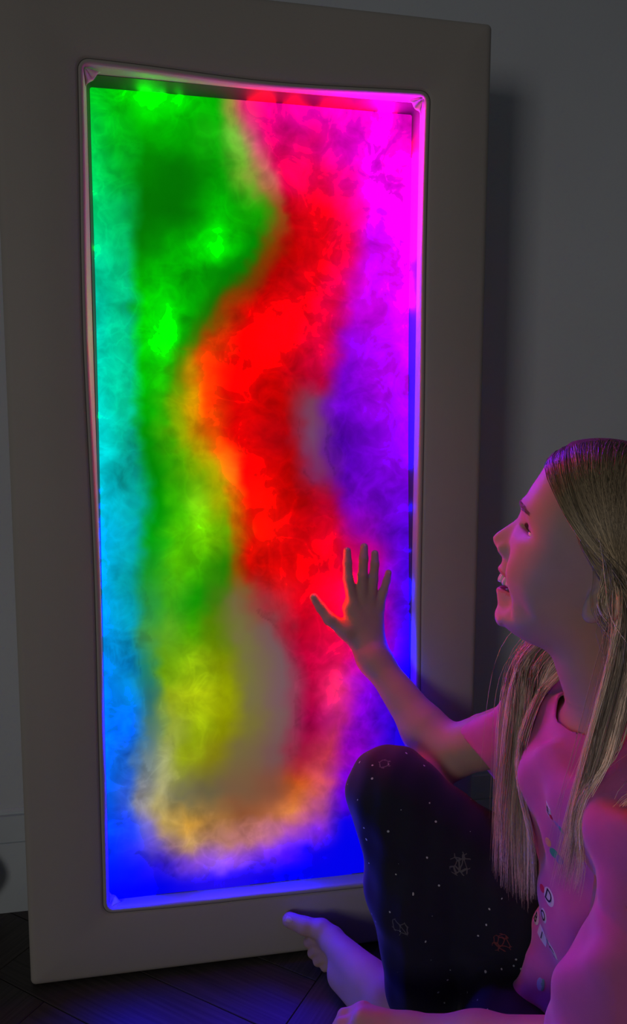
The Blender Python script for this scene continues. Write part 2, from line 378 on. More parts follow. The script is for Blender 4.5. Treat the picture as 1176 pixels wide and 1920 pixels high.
b.inputs['Base Color'].default_value = (0.004, 0.004, 0.004, 1); b.inputs['Roughness'].default_value = .5; b.inputs['Specular IOR Level'].default_value = .1
at = nt.nodes.new('ShaderNodeAttribute'); at.attribute_name = 'glow'
tc = nt.nodes.new('ShaderNodeTexCoord')
def nz(scale, det, dist, lo, hi, a, bq, rough=.55):
    n = nt.nodes.new('ShaderNodeTexNoise'); n.inputs['Scale'].default_value = scale; n.inputs['Detail'].default_value = det
    n.inputs['Distortion'].default_value = dist; n.inputs['Roughness'].default_value = rough
    nt.links.new(tc.outputs['Object'], n.inputs['Vector'])
    r = nt.nodes.new('ShaderNodeMapRange'); r.inputs[1].default_value = lo; r.inputs[2].default_value = hi; r.inputs[3].default_value = a; r.inputs[4].default_value = bq
    nt.links.new(n.outputs['Fac'], r.inputs[0]); return r.outputs[0]
def mth(op, a, c_):
    m = nt.nodes.new('ShaderNodeMath'); m.operation = op
    for i, q in enumerate((a, c_)):
        if hasattr(q, 'links'): nt.links.new(q, m.inputs[i])
        else: m.inputs[i].default_value = q
    return m.outputs[0]
n1 = nz(13, 2, .3, .3, .7, -.27, .28, .5)
n2 = nz(34, 4, .7, .3, .7, -.19, .20, .5)
# stringy veins of pigment
n3 = nz(20, 3, 1.0, .42, .58, -1, 1)
ab = mth('ABSOLUTE', n3, 0); vein = mth('MULTIPLY', mth('SUBTRACT', .35, ab), .14)
sumn = mth('ADD', mth('ADD', n1, n2), vein)
fac = mth('ADD', mth('MULTIPLY', sumn, at.outputs['Alpha']), 1.0)
fac = mth('MAXIMUM', fac, .25)
vs = nt.nodes.new('ShaderNodeVectorMath'); vs.operation = 'SCALE'
nt.links.new(at.outputs['Color'], vs.inputs[0]); nt.links.new(fac, vs.inputs['Scale'])
spx = nt.nodes.new('ShaderNodeSeparateColor'); nt.links.new(vs.outputs[0], spx.inputs[0])
cmb = nt.nodes.new('ShaderNodeCombineColor')
for q in range(3):
    # near full drive each LED colour is far brighter than white paper in this dim room
    e = spx.outputs[q]; over = mth('MINIMUM', mth('MAXIMUM', mth('SUBTRACT', e, .84), 0.0), .17)
    nt.links.new(mth('ADD', e, mth('MULTIPLY', over, (200.0, 130.0, 400.0)[q])), cmb.inputs[q])
nt.links.new(cmb.outputs[0], b.inputs['Emission Color']); b.inputs['Emission Strength'].default_value = 1.0
tag(link('screen', me, m_scr, panel), 'glowing screen of swirling green, cyan, blue, red, yellow and magenta liquid')

# ------------------------------------------------------------------ implicit surfaces
class Cone:
    def __init__(s, a, ra, b, rb, k=.01, st=None, sub=False):
        s.a = np.array(a, float); s.b = np.array(b, float); s.ra = ra; s.rb = rb; s.k = k; s.st = st; s.sub = sub
    def __call__(s, P):
        D = P-s.a; B_ = s.b-s.a
        if s.st is not None:
            d, q = s.st; d = np.array(d, float); d = d/np.linalg.norm(d)
            D = D-(D@d)[:, None]*d*(1-1/q); B_ = B_-(B_@d)*d*(1-1/q)
        t = np.clip(D@B_/max(B_@B_, 1e-12), 0, 1)
        return np.linalg.norm(D-t[:, None]*B_, axis=1)-(s.ra+(s.rb-s.ra)*t)
class Ell:
    def __init__(s, c, r, R=None, k=.01, sub=False):
        s.c = np.array(c, float); s.r = np.array(r, float); s.R = R; s.k = k; s.sub = sub
    def __call__(s, P):
        D = P-s.c
        if s.R is not None: D = D@s.R
        k0 = np.linalg.norm(D/s.r, axis=1); k1 = np.linalg.norm(D/s.r**2, axis=1)
        return k0*(k0-1)/np.maximum(k1, 1e-9)
def smin(a, b, k):
    h = np.maximum(k-np.abs(a-b), 0)/k
    return np.minimum(a, b)-h*h*k*.25
def smax(a, b, k): return -smin(-a, -b, k)
class Field:
    def __init__(s, prims, post=None): s.p = prims; s.post = post
    def centre(s, P): return np.array([p(P) for p in s.p])
    def __call__(s, P, sel=None):
        d = None
        for i, p in enumerate(s.p):
            if sel is not None and not sel[i]: continue
            e = p(P)
            if d is None: d = e if not p.sub else np.full(len(P), 1.0)
            elif p.sub: d = smax(d, -e, p.k)
            else: d = smin(d, e, p.k)
        if d is None: d = np.full(len(P), 1.0)
        if s.post: d = s.post(P, d)
        return d
def surf(F, lo, hi, h, B=16, slack=.012):
    """surface nets over the blocks near the zero level"""
    lo = np.array(lo, float); hi = np.array(hi, float)
    nb = np.ceil((hi-lo)/(B*h)).astype(int)
    bi = np.stack(np.meshgrid(*[np.arange(k) for k in nb], indexing='ij'), -1).reshape(-1, 3)
    cen = lo+(bi+.5)*B*h; rad = B*h*.5*math.sqrt(3)
    PD = F.centre(cen); add = np.array([not p.sub for p in F.p])
    md = PD[add].min(0)
    val = F(cen)
    keep = (np.abs(val) < rad*1.35+slack)
    bi = bi[keep]; PD = PD[:, keep]; md = md[keep]
    g = np.stack(np.meshgrid(*[np.arange(B+1)]*3, indexing='ij'), -1).reshape(-1, 3)
    off = np.array([[a, b, c] for a in (0, 1) for b in (0, 1) for c in (0, 1)])
    SY = 4096; KX = SY*SY
    verts, keys, edges = [], [], []
    for q in range(len(bi)):
        sel = np.where(add, PD[:, q] < md[q]+2*rad*1.1+.03, PD[:, q] < rad*1.3+.02)
        P = lo+(bi[q]*B+g)*h
        D = F(P, sel).reshape(B+1, B+1, B+1)
        if D.min() > 0 or D.max() < 0: continue
        S = D < 0
        c = [D[a:B+a, b_:B+b_, c_:B+c_] for a, b_, c_ in off]
        cs = sum((x < 0).astype(int) for x in c)
        act = (cs > 0) & (cs < 8)
        I = np.argwhere(act)
        if not len(I): continue
        cv = np.stack([x[act] for x in c], 1)
        acc = np.zeros((len(I), 3)); cnt = np.zeros(len(I))
        for i in range(8):
            for j in range(i+1, 8):
                if np.abs(off[i]-off[j]).sum() != 1: continue
                a, b_ = cv[:, i], cv[:, j]; m = (a < 0) != (b_ < 0)
                t = np.where(m, a/np.where(m, a-b_, 1), 0)
                acc += np.where(m[:, None], off[i]+(off[j]-off[i])*t[:, None], 0); cnt += m
        p = (I+acc/cnt[:, None]+bi[q]*B)*h+lo
        G = I+bi[q]*B
        verts.append(p); keys.append(G[:, 0]*KX+G[:, 1]*SY+G[:, 2])
        for ax in range(3):
            s0 = S[:B, :B, :B]; e = [slice(0, B)]*3; e[ax] = slice(1, B+1); s1 = S[tuple(e)]
            E_ = np.argwhere(s0 != s1)
            if len(E_):
                flip = s0[tuple(E_.T)]
                edges.append(np.concatenate([E_+bi[q]*B, np.full((len(E_), 1), ax), flip[:, None]], 1))
    V = np.concatenate(verts); K = np.concatenate(keys); o = np.argsort(K); K = K[o]; V = V[o]
    E_ = np.concatenate(edges)
    quads = []
    for ax in range(3):
        e = E_[E_[:, 3] == ax]; u_ = np.eye(3, dtype=int)[(ax+1) % 3]; w_ = np.eye(3, dtype=int)[(ax+2) % 3]
        q = np.stack([e[:, :3]-u_-w_, e[:, :3]-w_, e[:, :3], e[:, :3]-u_], 1)
        k = q[..., 0]*KX+q[..., 1]*SY+q[..., 2]
        ix = np.searchsorted(K, k); ix = np.clip(ix, 0, len(K)-1); ok = (K[ix] == k).all(1)
        ix = ix[ok]; fl = e[ok, 4].astype(bool)
        ix[~fl] = ix[~fl][:, ::-1]
        quads.append(ix)
    return V, np.concatenate(quads)
def grad(F, P, e=.0008):
    g = np.stack([F(P+np.eye(3)[i]*e)-F(P-np.eye(3)[i]*e) for i in range(3)], 1)
    return g/np.maximum(np.linalg.norm(g, axis=1), 1e-9)[:, None]

# ------------------------------------------------------------------ the girl
girl = empty('person', (0.70, -0.32, 0.0))
tag(girl, 'blonde girl in a pink t-shirt sitting with one palm on the glowing screen', 'person')
# head frame: origin between the temples, x forward, y to her left, z up
YA, PI_ = math.radians(48), math.radians(20)
HO = np.array([0.6189, -0.32, 0.6852])
Fh = np.array([-math.cos(YA), math.sin(YA), 0]); ZZ = np.array([0, 0, 1.0])
HF = Fh*math.cos(PI_)+ZZ*math.sin(PI_); HU = -Fh*math.sin(PI_)+ZZ*math.cos(PI_); HL = np.cross(ZZ, Fh)
HR = np.stack([HF, HL, HU], 1)               # columns
def hl(P): return (np.asarray(P, float)-HO)@HR*1000      # world -> head mm
def hw(p): return HO+(np.asarray(p, float)/1000)@HR.T    # head mm -> world
PZ = np.array([120, 98, 80, 66, 53, 37, 25, 9, 0, -8, -14.4, -20, -28.3, -39.2, -45, -49, -52.5, -55.6, -59, -63.9, -68, -71.6, -74.9, -78, -84, -91, -94, -98.1, -102, -108.7, -113, -118.6, -124.4, -129.5, -134, -145])
PX = np.array([5, 22, 34, 42, 47.6, 50.8, 53.5, 55.6, 56.7, 57.0, 57.6, 60.5, 66, 73.2, 75.4, 73.2, 68.5, 63.0, 57.5, 55.4, 55.4, 55.9, 54.3, 50, 48, 46.3, 47.5, 47.9, 46.4, 42.2, 41.4, 41.5, 39.6, 33.5, 20, -40])
BZ = np.array([120, 98, 80, 66, 53, 37, 25, 9, 0, -15, -40, -60, -75, -90, -108, -120, -130, -136, -145])
BX = np.array([5, 22, 34, 42, 47.6, 50.8, 53.5, 55.6, 55.8, 54.5, 54, 53.5, 51, 46.5, 41.5, 41, 33, 18, -40])
class Head:
    k = .012; sub = False
    cr = Ell((-28, 0, 14), (96, 69, 84)); jw = Ell((-2, 0, -50), (88, 57, 82)); 
    def __call__(s, P):
        p = hl(P)
        far = np.linalg.norm(p-np.array([-15, 0, -20]), axis=1)-150
        out = far.copy(); near = far < 6
        if near.any(): out[near] = s.f(p[near])
        return out/1000
    def f(s, p):
        x, y, z = p[:, 0], p[:, 1], p[:, 2]; ay = np.abs(y)
        bulk = smin(s.cr(p), s.jw(p), 24)
        bulk = bulk-22*np.clip((x-22)/28, 0, 1)*np.exp(-(ay/36)**4)*np.clip((z+140)/12, 0, 1)*np.clip((70-z)/20, 0, 1)
        base = np.interp(z, BZ[::-1], BX[::-1]); prof = np.interp(z, PZ[::-1], PX[::-1])
        Rr = np.interp(z, [-130, -105, -88, -66, -30, -5, 20], [52, 46, 47, 68, 84, 100, 112])
        X_ = base-y*y/Rr-np.maximum(ay-40, 0)**2/60
        wn = np.interp(z, [-64, -50, -38, -22, -8, 4, 20], [12, 11.5, 9.5, 7, 6.5, 9, 14])
        detail = np.where(z > -66, np.exp(-(ay/wn)**2.3), np.exp(-(ay/np.interp(z, [-136, -118, -105, -98, -72, -66], [16, 15, 20, 24, 24, 16]))**3))
        X_ = X_+(prof-base)*detail
        def G(cy, cz, sy, sz): return np.exp(-((ay-cy)/sy)**2-((z-cz)/sz)**2)
        X_ += -15*np.exp(-((ay-32)/np.where(ay < 32, 15, 19))**2-((z+12.5)/10)**2)          # eye sockets
        X_ += 3.5*G(26, 8, 17, 6)             # brow
        X_ += 2.5*G(38, -60, 11, 17)
        X_ += -10*np.exp(-((ay-21)/8.5)**2)*np.clip((-38-z)/14, 0, 1)*np.clip((z+112)/12, 0, 1)          # smiling cheeks
        X_ += -5*G(27, -88, 6, 12)            # mouth corners
        # smile fold
        t = np.clip((-64-z)/42, 0, 1); fy = 17+17*t**.8
        X_ += -3.2*np.exp(-((ay-fy)/3.4)**2)*np.clip((z+112)/10, 0, 1)*np.clip((-60-z)/6, 0, 1)
        X_ += -3.5*np.exp(-((ay-46)/4)**2-((z+92)/14)**2)   # dimple crease
        # lips
        zc = -84+(ay/24)**2*5; hz = 7.6*np.sqrt(np.clip(1-(ay/27)**2, 0.0, 1))
        lip = np.clip(1-(ay/27)**2, 0, 1)**.5
        X_ += 1.6*lip*np.exp(-((z-(zc+hz+3.2))/2.6)**2)+2.2*lip*np.exp(-((z-(zc-hz-4))/3.4)**2)
        g = (x-X_)*np.interp(z, [-66, -60, -50, -40], [.62, .45, .45, .62])
        d = smax(bulk, g, 5)
        # alae and nostrils
        q = p.copy(); q[:, 1] = ay
        d = smin(d, Ell((55.5, 10.5, -50.0), (6.8, 3.6, 5.2))(q), 7)
        d = smax(d, -Ell((62, 5.5, -56.5), (4.5, 2.4, 3.2))(q), 1.5)
        # eyelids: a ball under the lids, opened by a narrow slit
        d = smin(d, np.linalg.norm(q-np.array([20.0, 30, -13.0]), axis=1)-13.0, 5)
        slit = np.abs(z+15.0-(ay-30)*.05)-2.9*np.sqrt(np.clip(1-((ay-30)/15)**2, 0, 1))
        slit = np.maximum(slit, np.abs(ay-30)-15); slit = np.maximum(slit, 16-x)
        d = smax(d, -slit, 1.2)
        # open mouth
        cav = np.maximum(np.abs(z-zc)-hz, 22-x); cav = np.maximum(cav, ay-27)
        d = smax(d, -cav, 1.5)
        # ear
        eR = s.eR
        e = Ell((-64, 61, -41), (13, 6.0, 23), eR)(q); e = smax(e, -Ell((-62, 68, -39), (8.5, 6.5, 16), eR)(q), 2)
        e = smin(e, Ell((-57, 62, -45), (3.4, 3.0, 6))(q), 3)
        d = smin(d, e, 4)
        return d
    a = math.radians(-12); eR = np.array([[math.cos(a), 0, math.sin(a)], [0, 1, 0], [-math.sin(a), 0, math.cos(a)]]) @ np.array([[1, .28, 0], [-.28, 1, 0], [0, 0, 1]])/1.0
headp = Head()
TL = (-.37, -.93, 0)                          # across the shoulders
SHR = (0.6675, -0.2150, 0.4356); SHL = (0.6453, -0.4300, 0.4375)
ELR = (0.5717, -0.1050, 0.3516); WRR = (0.4965, 0.0040, 0.4557)
ELL_ = (0.5978, -0.4500, 0.2163)
def CC(a, ra, b, rb, k=.012, st=None): return Cone(a, ra, b, rb, k, st)
YH = .044                                     # the hand lies on the screen
hand = [
    # palm: metacarpal fan
    CC((0.4947, 0.0160, 0.4684), .0155, (0.4718, 0.0250, 0.5336), .0098, .012), CC((0.4963, 0.0160, 0.4684), .0155, (0.4857, 0.0250, 0.5347), .0100, .010),
    CC((0.4980, 0.0160, 0.4683), .0155, (0.4980, 0.0250, 0.5326), .0095, .010), CC((0.5004, 0.0160, 0.4682), .0150, (0.5096, 0.0250, 0.5240), .0085, .010),
    # thumb
    CC((0.4866, 0.0160, 0.4640), .0145, (0.4592, 0.0180, 0.4931), .0120, .012), CC((0.4592, 0.0180, 0.4931), .0122, (0.4349, 0.0220, 0.5109), .0094, .008),
    CC((0.4349, 0.0220, 0.5109), .0093, (0.4224, 0.0280, 0.5276), .0078, .004), CC((0.4224, 0.0280, 0.5276), .0078, (0.4124, 0.0310, 0.5426), .0066, .003),
    CC((0.4914, 0.0160, 0.4743), .0150, (0.4643, 0.0240, 0.5261), .0105, .012),
    # fingers
    CC((0.4702, 0.0250, 0.5369), .00986, (0.4621, 0.0230, 0.5705), .00784, .00560), CC((0.4621, 0.0230, 0.5705), .00762, (0.4617, 0.0270, 0.5938), .00672, .003), CC((0.4617, 0.0270, 0.5938), .00672, (0.4623, 0.0320, 0.6105), .00582, .003),
    CC((0.4848, 0.0250, 0.5380), .00986, (0.4837, 0.0220, 0.5740), .00784, .00560), CC((0.4837, 0.0220, 0.5740), .00762, (0.4861, 0.0260, 0.5989), .00683, .003), CC((0.4861, 0.0260, 0.5989), .00683, (0.4883, 0.0320, 0.6159), .00594, .003),
    CC((0.4971, 0.0250, 0.5359), .00918, (0.5003, 0.0230, 0.5685), .00739, .00560), CC((0.5003, 0.0230, 0.5685), .00717, (0.5036, 0.0270, 0.5902), .00638, .003), CC((0.5036, 0.0270, 0.5902), .00638, (0.5048, 0.0320, 0.6054), .00560, .003),
    CC((0.5096, 0.0250, 0.5256), .00840, (0.5164, 0.0240, 0.5492), .00650, .00560), CC((0.5164, 0.0240, 0.5492), .00638, (0.5223, 0.0280, 0.5635), .00571, .003), CC((0.5223, 0.0280, 0.5635), .00571, (0.5262, 0.0320, 0.5756), .00504, .003),
]
arm_r = [CC(WRR, .0190, (0.4972, 0.0130, 0.4659), .0165, .012),
         CC((0.5530, -0.0750, 0.3704), .031, WRR, .0195, .03),
         CC(ELR, .0315, (0.5530, -0.0750, 0.3704), .030, .02), CC(SHR, .040, ELR, .0315, .02)]
WRL = (0.4592, -0.3150, 0.1387)
arm_l = [CC(SHL, .040, ELL_, .033, .02), CC(ELL_, .032, (0.5150, -0.3600, 0.1572), .029, .02), CC((0.5150, -0.3600, 0.1572), .029, WRL, .021, .02)]
hx, hy, hz_ = WRL
hand_l = [CC(WRL, .017, (hx-.050, hy+.022, hz_+.006), .0125, .012), CC(WRL, .016, (hx-.046, hy+.040, hz_-.001), .0115, .012),
          CC((hx-.015, hy-.004, hz_), .012, (hx-.052, hy+.006, hz_-.002), .0095, .01),
          CC((hx-.022, hy-.014, hz_), .010, (hx-.050, hy-.030, hz_-.018), .0075, .008), CC((hx-.050, hy-.030, hz_-.018), .0075, (hx-.062, hy-.030, hz_-.040), .0062, .004)]
for j, (dx, dy) in enumerate(((-.053, .004), (-.052, .018), (-.049, .031), (-.043, .043))):
    a = (hx+dx, hy+dy, hz_); b_ = (hx+dx-.022, hy+dy+.006, hz_-.008); c_ = (hx+dx-.032, hy+dy+.009, hz_-.028)
    hand_l += [CC(a, .0085, b_, .0070, .005), CC(b_, .0070, c_, .0060, .003)]
torso_c = [CC((.775, -.360, .115), .092, (.716, -.340, .27), .076, .05, (TL, 1.3)), CC((.716, -.340, .27), .076, (.672, -.322, .40), .080, .05, (TL, 1.28)),
           CC(SHR, .040, SHL, .040, .05)]
neckb = [CC((.683, -.335, .455), .047, tuple(hw((-42, 0, -75))), .043, .03)]
KNR = (0.4836, -0.1500, 0.3248); ANR = (0.512, -0.192, 0.058)
HIR = (.790, -.275, .098); HIL = (.760, -.440, .098)
KNL = (.550, -.490, .110); ANL = (.600, -.205, .062)
legs = [CC(HIR, .080, (.61, -.20, .215), .066, .03), CC((.61, -.20, .215), .064, KNR, .049, .03), CC(KNR, .048, (.503, -.174, .21), .048, .03), CC((.503, -.174, .21), .048, ANR, .037, .03),
        CC(HIL, .078, KNL, .050, .03), CC(KNL, .050, (.585, -.30, .10), .048, .03), CC((.585, -.30, .10), .048, ANL, .038, .03)]
# right foot: heel on the floor, rolled onto its outer edge, toes against the frame
TO = (0.3786, -0.0180, 0.0642)
foot_r = [CC(ANR, .029, (0.4830, -0.1750, 0.0510), .026, .02),
          CC((.480, -.205, .032), .0240, (0.4732, -0.1600, 0.0457), .022, .02),                      # heel
          CC((0.4757, -0.1650, 0.0586), .027, (0.4285, -0.0550, 0.0552), .0185, .015),                     # instep along the inner edge
          CC((.472, -.190, .026), .021, (.430, -.080, .020), .0125, .02),                   # sole
          CC((0.4636, -0.1300, 0.0460), .022, (.432, -.080, .030), .0150, .02),
          CC((0.4237, -0.0460, 0.0587), .0175, (0.4135, -0.0360, 0.0661), .0135, .008),                      # ball
          CC((0.4123, -0.0340, 0.0632), .0140, (0.3892, -0.0260, 0.0670), .0122, .006), CC((0.3892, -0.0260, 0.0670), .0120, (0.3686, -0.0160, 0.0716), .0108, .004)]
for (p0, p1, p2, r) in (((0.4187, -0.0400, 0.0479), (0.4040, -0.0260, 0.0456), (0.3970, -0.0200, 0.0359), .0088), ((0.4259, -0.0440, 0.0359), (0.4084, -0.0300, 0.0312), (0.4015, -0.0240, 0.0214), .0082),
                        ((0.4324, -0.0500, 0.0274), (0.4145, -0.0360, 0.0208), (0.4079, -0.0320, 0.0133), .0076), ((0.4399, -0.0580, 0.0213), (0.4238, -0.0440, 0.0143), (0.4170, -0.0400, 0.0094), .0070)):
    foot_r += [CC(p0, r*1.2, p1, r, .006), CC(p1, r, p2, r*.95, .004)]
foot_l = [CC(ANL, .030, (.605, -.18, .036), .028, .02), CC((.605, -.185, .034), .028, (.665, -.115, .030), .022, .02), CC((.665, -.115, .030), .022, (.69, -.085, .026), .018, .02)]
for k in range(5):
    a = np.array((.705-.009*k, -.100+.010*k, .026)); foot_l.append(CC(a, .009, a+np.array((.020, .018, -.004)), .0075, .004))
def floorclip(P, d):
    """feet rest on the floor, the palm is pressed flat on the screen"""
    d = np.maximum(d, .0005-P[:, 2])
    return np.where(P[:, 2] > .15, np.maximum(d, P[:, 1]-(sdep(P[:, 2])-.0012)), np.maximum(d, P[:, 1]+.0042))
HB = 0.0018
body_f = Field(torso_c+neckb+[headp]+arm_r+hand+arm_l+hand_l+legs+foot_r+foot_l, floorclip)
V, Q = surf(body_f, (.30, -.72, -.01), (.92, .07, .80), HB)
me = mesh_np('body', V, Q)
p = hl(V); ay = np.abs(p[:, 1]); z = p[:, 2]; x = p[:, 0]
skin = np.array((0.52, 0.34, 0.29)); cols = np.tile(skin, (len(V), 1))
inhead = (np.linalg.norm(p-np.array([0, 0, -20]), axis=1) < 140)
zc = -84+(ay/24)**2*5; hzv = 7.6*np.sqrt(np.clip(1-(ay/27)**2, 0, 1))
lipm = inhead & (x > 28) & (ay < 25) & (np.abs(z-zc) < hzv+4.6) & (z < -70.5)
cols[lipm] = (.50, .20, .19)
cav = inhead & (ay < 25.5) & (np.abs(z-zc) < hzv+.8) & (x < 49-ay**2/60-2) & (x > 18)
cols[cav] = (.30, .05, .06)
nearhand = np.clip(1-np.linalg.norm(V-np.array((0.4559, 0.0400, 0.4980)), axis=1)/.02, 0, 1)
color_attr(me, 'skin', cols)
m_skin = mat('skin', (1, 1, 1), .6, attr='skin', noise=(25, .05), bump=(700, .12, .0004), sss=.10, spec=.25)
body = link('body', me, m_skin, girl)

# ---- nails
m_nail = mat('nail', (.62, .45, .40), .3)
def nail(c, d, nrm, w, l, lab=None):
    c = Vector(c); d = Vector(d).normalized(); nrm = Vector(nrm); nrm = (nrm-d*nrm.dot(d)).normalized(); s = d.cross(nrm)
    v, f = [], []; K, J = 9, 7
    for j in range(J):
        for k in range(K):
            a = (k/(K-1)-.5)*2; t = (j/(J-1)-.5)*2
            wv = w*(1-.12*t*t if t > 0 else 1-.1*t*t)
            v.append(c+s*(a*wv*.5)+d*(t*l*.5*(1-.18*a*a))+nrm*(.0006-.30*w*a*a-.05*l*t*t))
    for j in range(J-1):
        for k in range(K-1): f.append((j*K+k, j*K+k+1, (j+1)*K+k+1, (j+1)*K+k))
    o = link('fingernail', mesh('fingernail', v, f), m_nail, body)
    so = o.modifiers.new('thickness', 'SOLIDIFY'); so.thickness = .0005; return o
for (a, b_, r) in (((0.4224, 0.0280, 0.5276), (0.4124, 0.0310, 0.5426), .0060), ((0.4617, 0.0270, 0.5938), (0.4623, 0.0320, 0.6105), .0053), ((0.4861, 0.0260, 0.5989), (0.4883, 0.0320, 0.6159), .0054), ((0.5036, 0.0270, 0.5902), (0.5048, 0.0320, 0.6054), .0051), ((0.5223, 0.0280, 0.5635), (0.5262, 0.0320, 0.5756), .0046)):
    a = Vector(a); b_ = Vector(b_); nn = Vector((0, -1, .05)) if r != .0068 else Vector((-.15, -1, .1))
    d = (b_-a).normalized(); nn = (nn-d*nn.dot(d)).normalized()
    nail(b_+nn*r*.98-d*.0005, d, nn, r*1.45, r*1.7)
a = Vector((0.3892, -0.0260, 0.0670)); b_ = Vector((0.3686, -0.0160, 0.0716)); d = (b_-a).normalized(); nn = Vector((-.45, -.45, .55)); nn = (nn-d*nn.dot(d)).normalized()
o = nail(b_+nn*.0109-d*.001, d, nn, .013, .011); o.name = 'toenail'

# ---- eyes, teeth, brows
m_eye = mat('eye_white', (.75, .72, .70), .15); m_iris = mat('iris', (.10, .14, .16), .2)
for sy in (1, -1):
    c = np.array((19.8, 30*sy, -13.0)); v, f = [], []; nu, nv = 24, 16
    for j in range(nv+1):
        for k in range(nu):
            th = math.pi*j/nv; ph = 2*math.pi*k/nu
            v.append(hw(c+11.9*np.array((math.cos(th), math.sin(th)*math.cos(ph), math.sin(th)*math.sin(ph)))))
    for j in range(nv):
        for k in range(nu): f.append((j*nu+k, j*nu+(k+1) % nu, (j+1)*nu+(k+1) % nu, (j+1)*nu+k))
    me = mesh('eyeball', v, f); o = link('eyeball', me, [m_eye, m_iris], body)
    for pl in me.polygons:
        if pl.index < nu*3: pl.material_index = 1
m_teeth = mat('teeth', (.72, .66, .58), .25)
tv, tf = [], []
def tooth(cx, cy, cz, ang, w, t, h):
    R3 = Matrix.Rotation(ang, 3, 'Z'); i = len(tv); nu, nv = 12, 7
    for j in range(nv+1):
        th = math.pi*(j/nv)
        for k in range(nu):
            ph = 2*math.pi*k/nu
            sgn = lambda q, e: math.copysign(abs(q)**e, q)
            q = Vector((t*.5*sgn(math.cos(ph), .6)*math.sin(th)**.45, w*.5*sgn(math.sin(ph), .6)*math.sin(th)**.45, h*.5*math.cos(th)))
            q = R3@q; tv.append(hw(np.array((cx, cy, cz))+np.array(q)))
    for j in range(nv):
        for k in range(nu): tf.append((i+j*nu+k, i+j*nu+(k+1) % nu, i+(j+1)*nu+(k+1) % nu, i+(j+1)*nu+k))
for s_ in (1, -1):
    for (yy, w, h) in ((4.2, 8.2, 11.0), (11.3, 6.6, 9.2), (17.0, 6.2, 9.4), (21.4, 6, 8)):
        xx = 49.0-yy*yy*.034
        tooth(xx, yy*s_, -81.6+yy*.12+(11-h)*.4, -s_*math.atan(2*.034*yy), w, 5, h)
    for (yy, w, h) in ((3.0, 5.6, 7), (9, 5.6, 7), (14.5, 5.6, 7)):
        tooth(38.5-yy*yy*.036, yy*s_, -93.5, -s_*math.atan(2*.036*yy), w, 4, h)
link('teeth', mesh('teeth', tv, tf), m_teeth, body)

# ---- hair strands
def strands_mesh(name, paths, rad, parent, material, tvals=None):
    """paths: (N, M, 3) points; three sided tapering tubes"""
    N, Mn, _ = paths.shape
    T = np.gradient(paths, axis=1); T /= np.maximum(np.linalg.norm(T, axis=2), 1e-9)[..., None]
    ref = np.tile(np.array([.3, .2, .93]), (N, Mn, 1)); A = np.cross(T, ref); A /= np.maximum(np.linalg.norm(A, axis=2), 1e-6)[..., None]
    B_ = np.cross(T, A)
    u = np.linspace(0, 1, Mn); taper = np.clip((1.02-u)/.25, .15, 1)*np.clip(.6+u*6, 0, 1)
    R_ = (rad[:, None]*taper[None])[..., None]
    ring = np.stack([paths+R_*(A*math.cos(a)+B_*math.sin(a)) for a in (0, 2.094, 4.189)], 2)   # N,M,3,3
    V = ring.reshape(-1, 3)
    idx = np.arange(N*Mn*3).reshape(N, Mn, 3); q = []
    for k in range(3):
        q.append(np.stack([idx[:, :-1, k], idx[:, :-1, (k+1) % 3], idx[:, 1:, (k+1) % 3], idx[:, 1:, k]], -1).reshape(-1, 4))
    me = mesh_np(name, V, np.concatenate(q))
    if tvals is not None:
        color_attr(me, 'strand', np.repeat(tvals.reshape(-1, 3), 3, axis=0))
    return link(name, me, material, parent)
m_brow = mat('brow_hair', (.17, .115, .08), .7)
bp_ = []
rb = np.random.RandomState(8)
for sy in (1, -1):
    for k in range(110):
        t = rb.rand(); yy = 14+t*31; zz = 7.0+3.0*math.sin(t*2.2)-t*3.5+rb.randn()*1.3
        L_ = 6.5
        path = []
        for m_ in range(4):
            y_ = yy+m_/3*L_*.9; z_ = zz+m_/3*L_*(.35-.5*t)
            path.append((y_, z_))
        bp_.append([(y_*sy, z_) for y_, z_ in path])
bp_ = np.array(bp_)
def on_face(yz, lift):
    """point on the face surface at (y, z), seen from the front"""
    y, z = yz[..., 0].ravel(), yz[..., 1].ravel(); lo = np.full(y.shape, 10.0); hi = np.full(y.shape, 90.0)
    for _ in range(18):
        m_ = (lo+hi)/2; d = headp.f(np.stack([m_, y, z], 1)); lo = np.where(d < 0, m_, lo); hi = np.where(d < 0, hi, m_)
    return np.stack([lo+lift, y, z], 1).reshape(yz.shape[:-1]+(3,))
bw = on_face(bp_, .5); 
for q in (slice(0, 110), slice(110, 220)):
    b2 = bw[q]; strands_mesh('eyebrow', hw(b2.reshape(-1, 3)).reshape(b2.shape), np.full(len(b2), .00034), body, m_brow)
ls = []
for sy in (1, -1):
    for k in range(34):
        t = k/33; yy = 17+t*25; zz = -12.6+2.2*math.sin(t*math.pi)
        x0 = 20.0+math.sqrt(max(13.2**2-(yy-29)**2, 4))-.5
        ls.append([(x0+q*(5.5), (yy+q*(t-.4)*5)*sy, zz-q*1.5+q*q*4.0) for q in (0, .33, .66, 1)])
ls = np.array(ls)
for q in (slice(0, 34), slice(34, 68)):
    b2 = ls[q]; strands_mesh('eyelashes', hw(b2.reshape(-1, 3)).reshape(b2.shape), np.full(len(b2), .00028), body, m_brow)

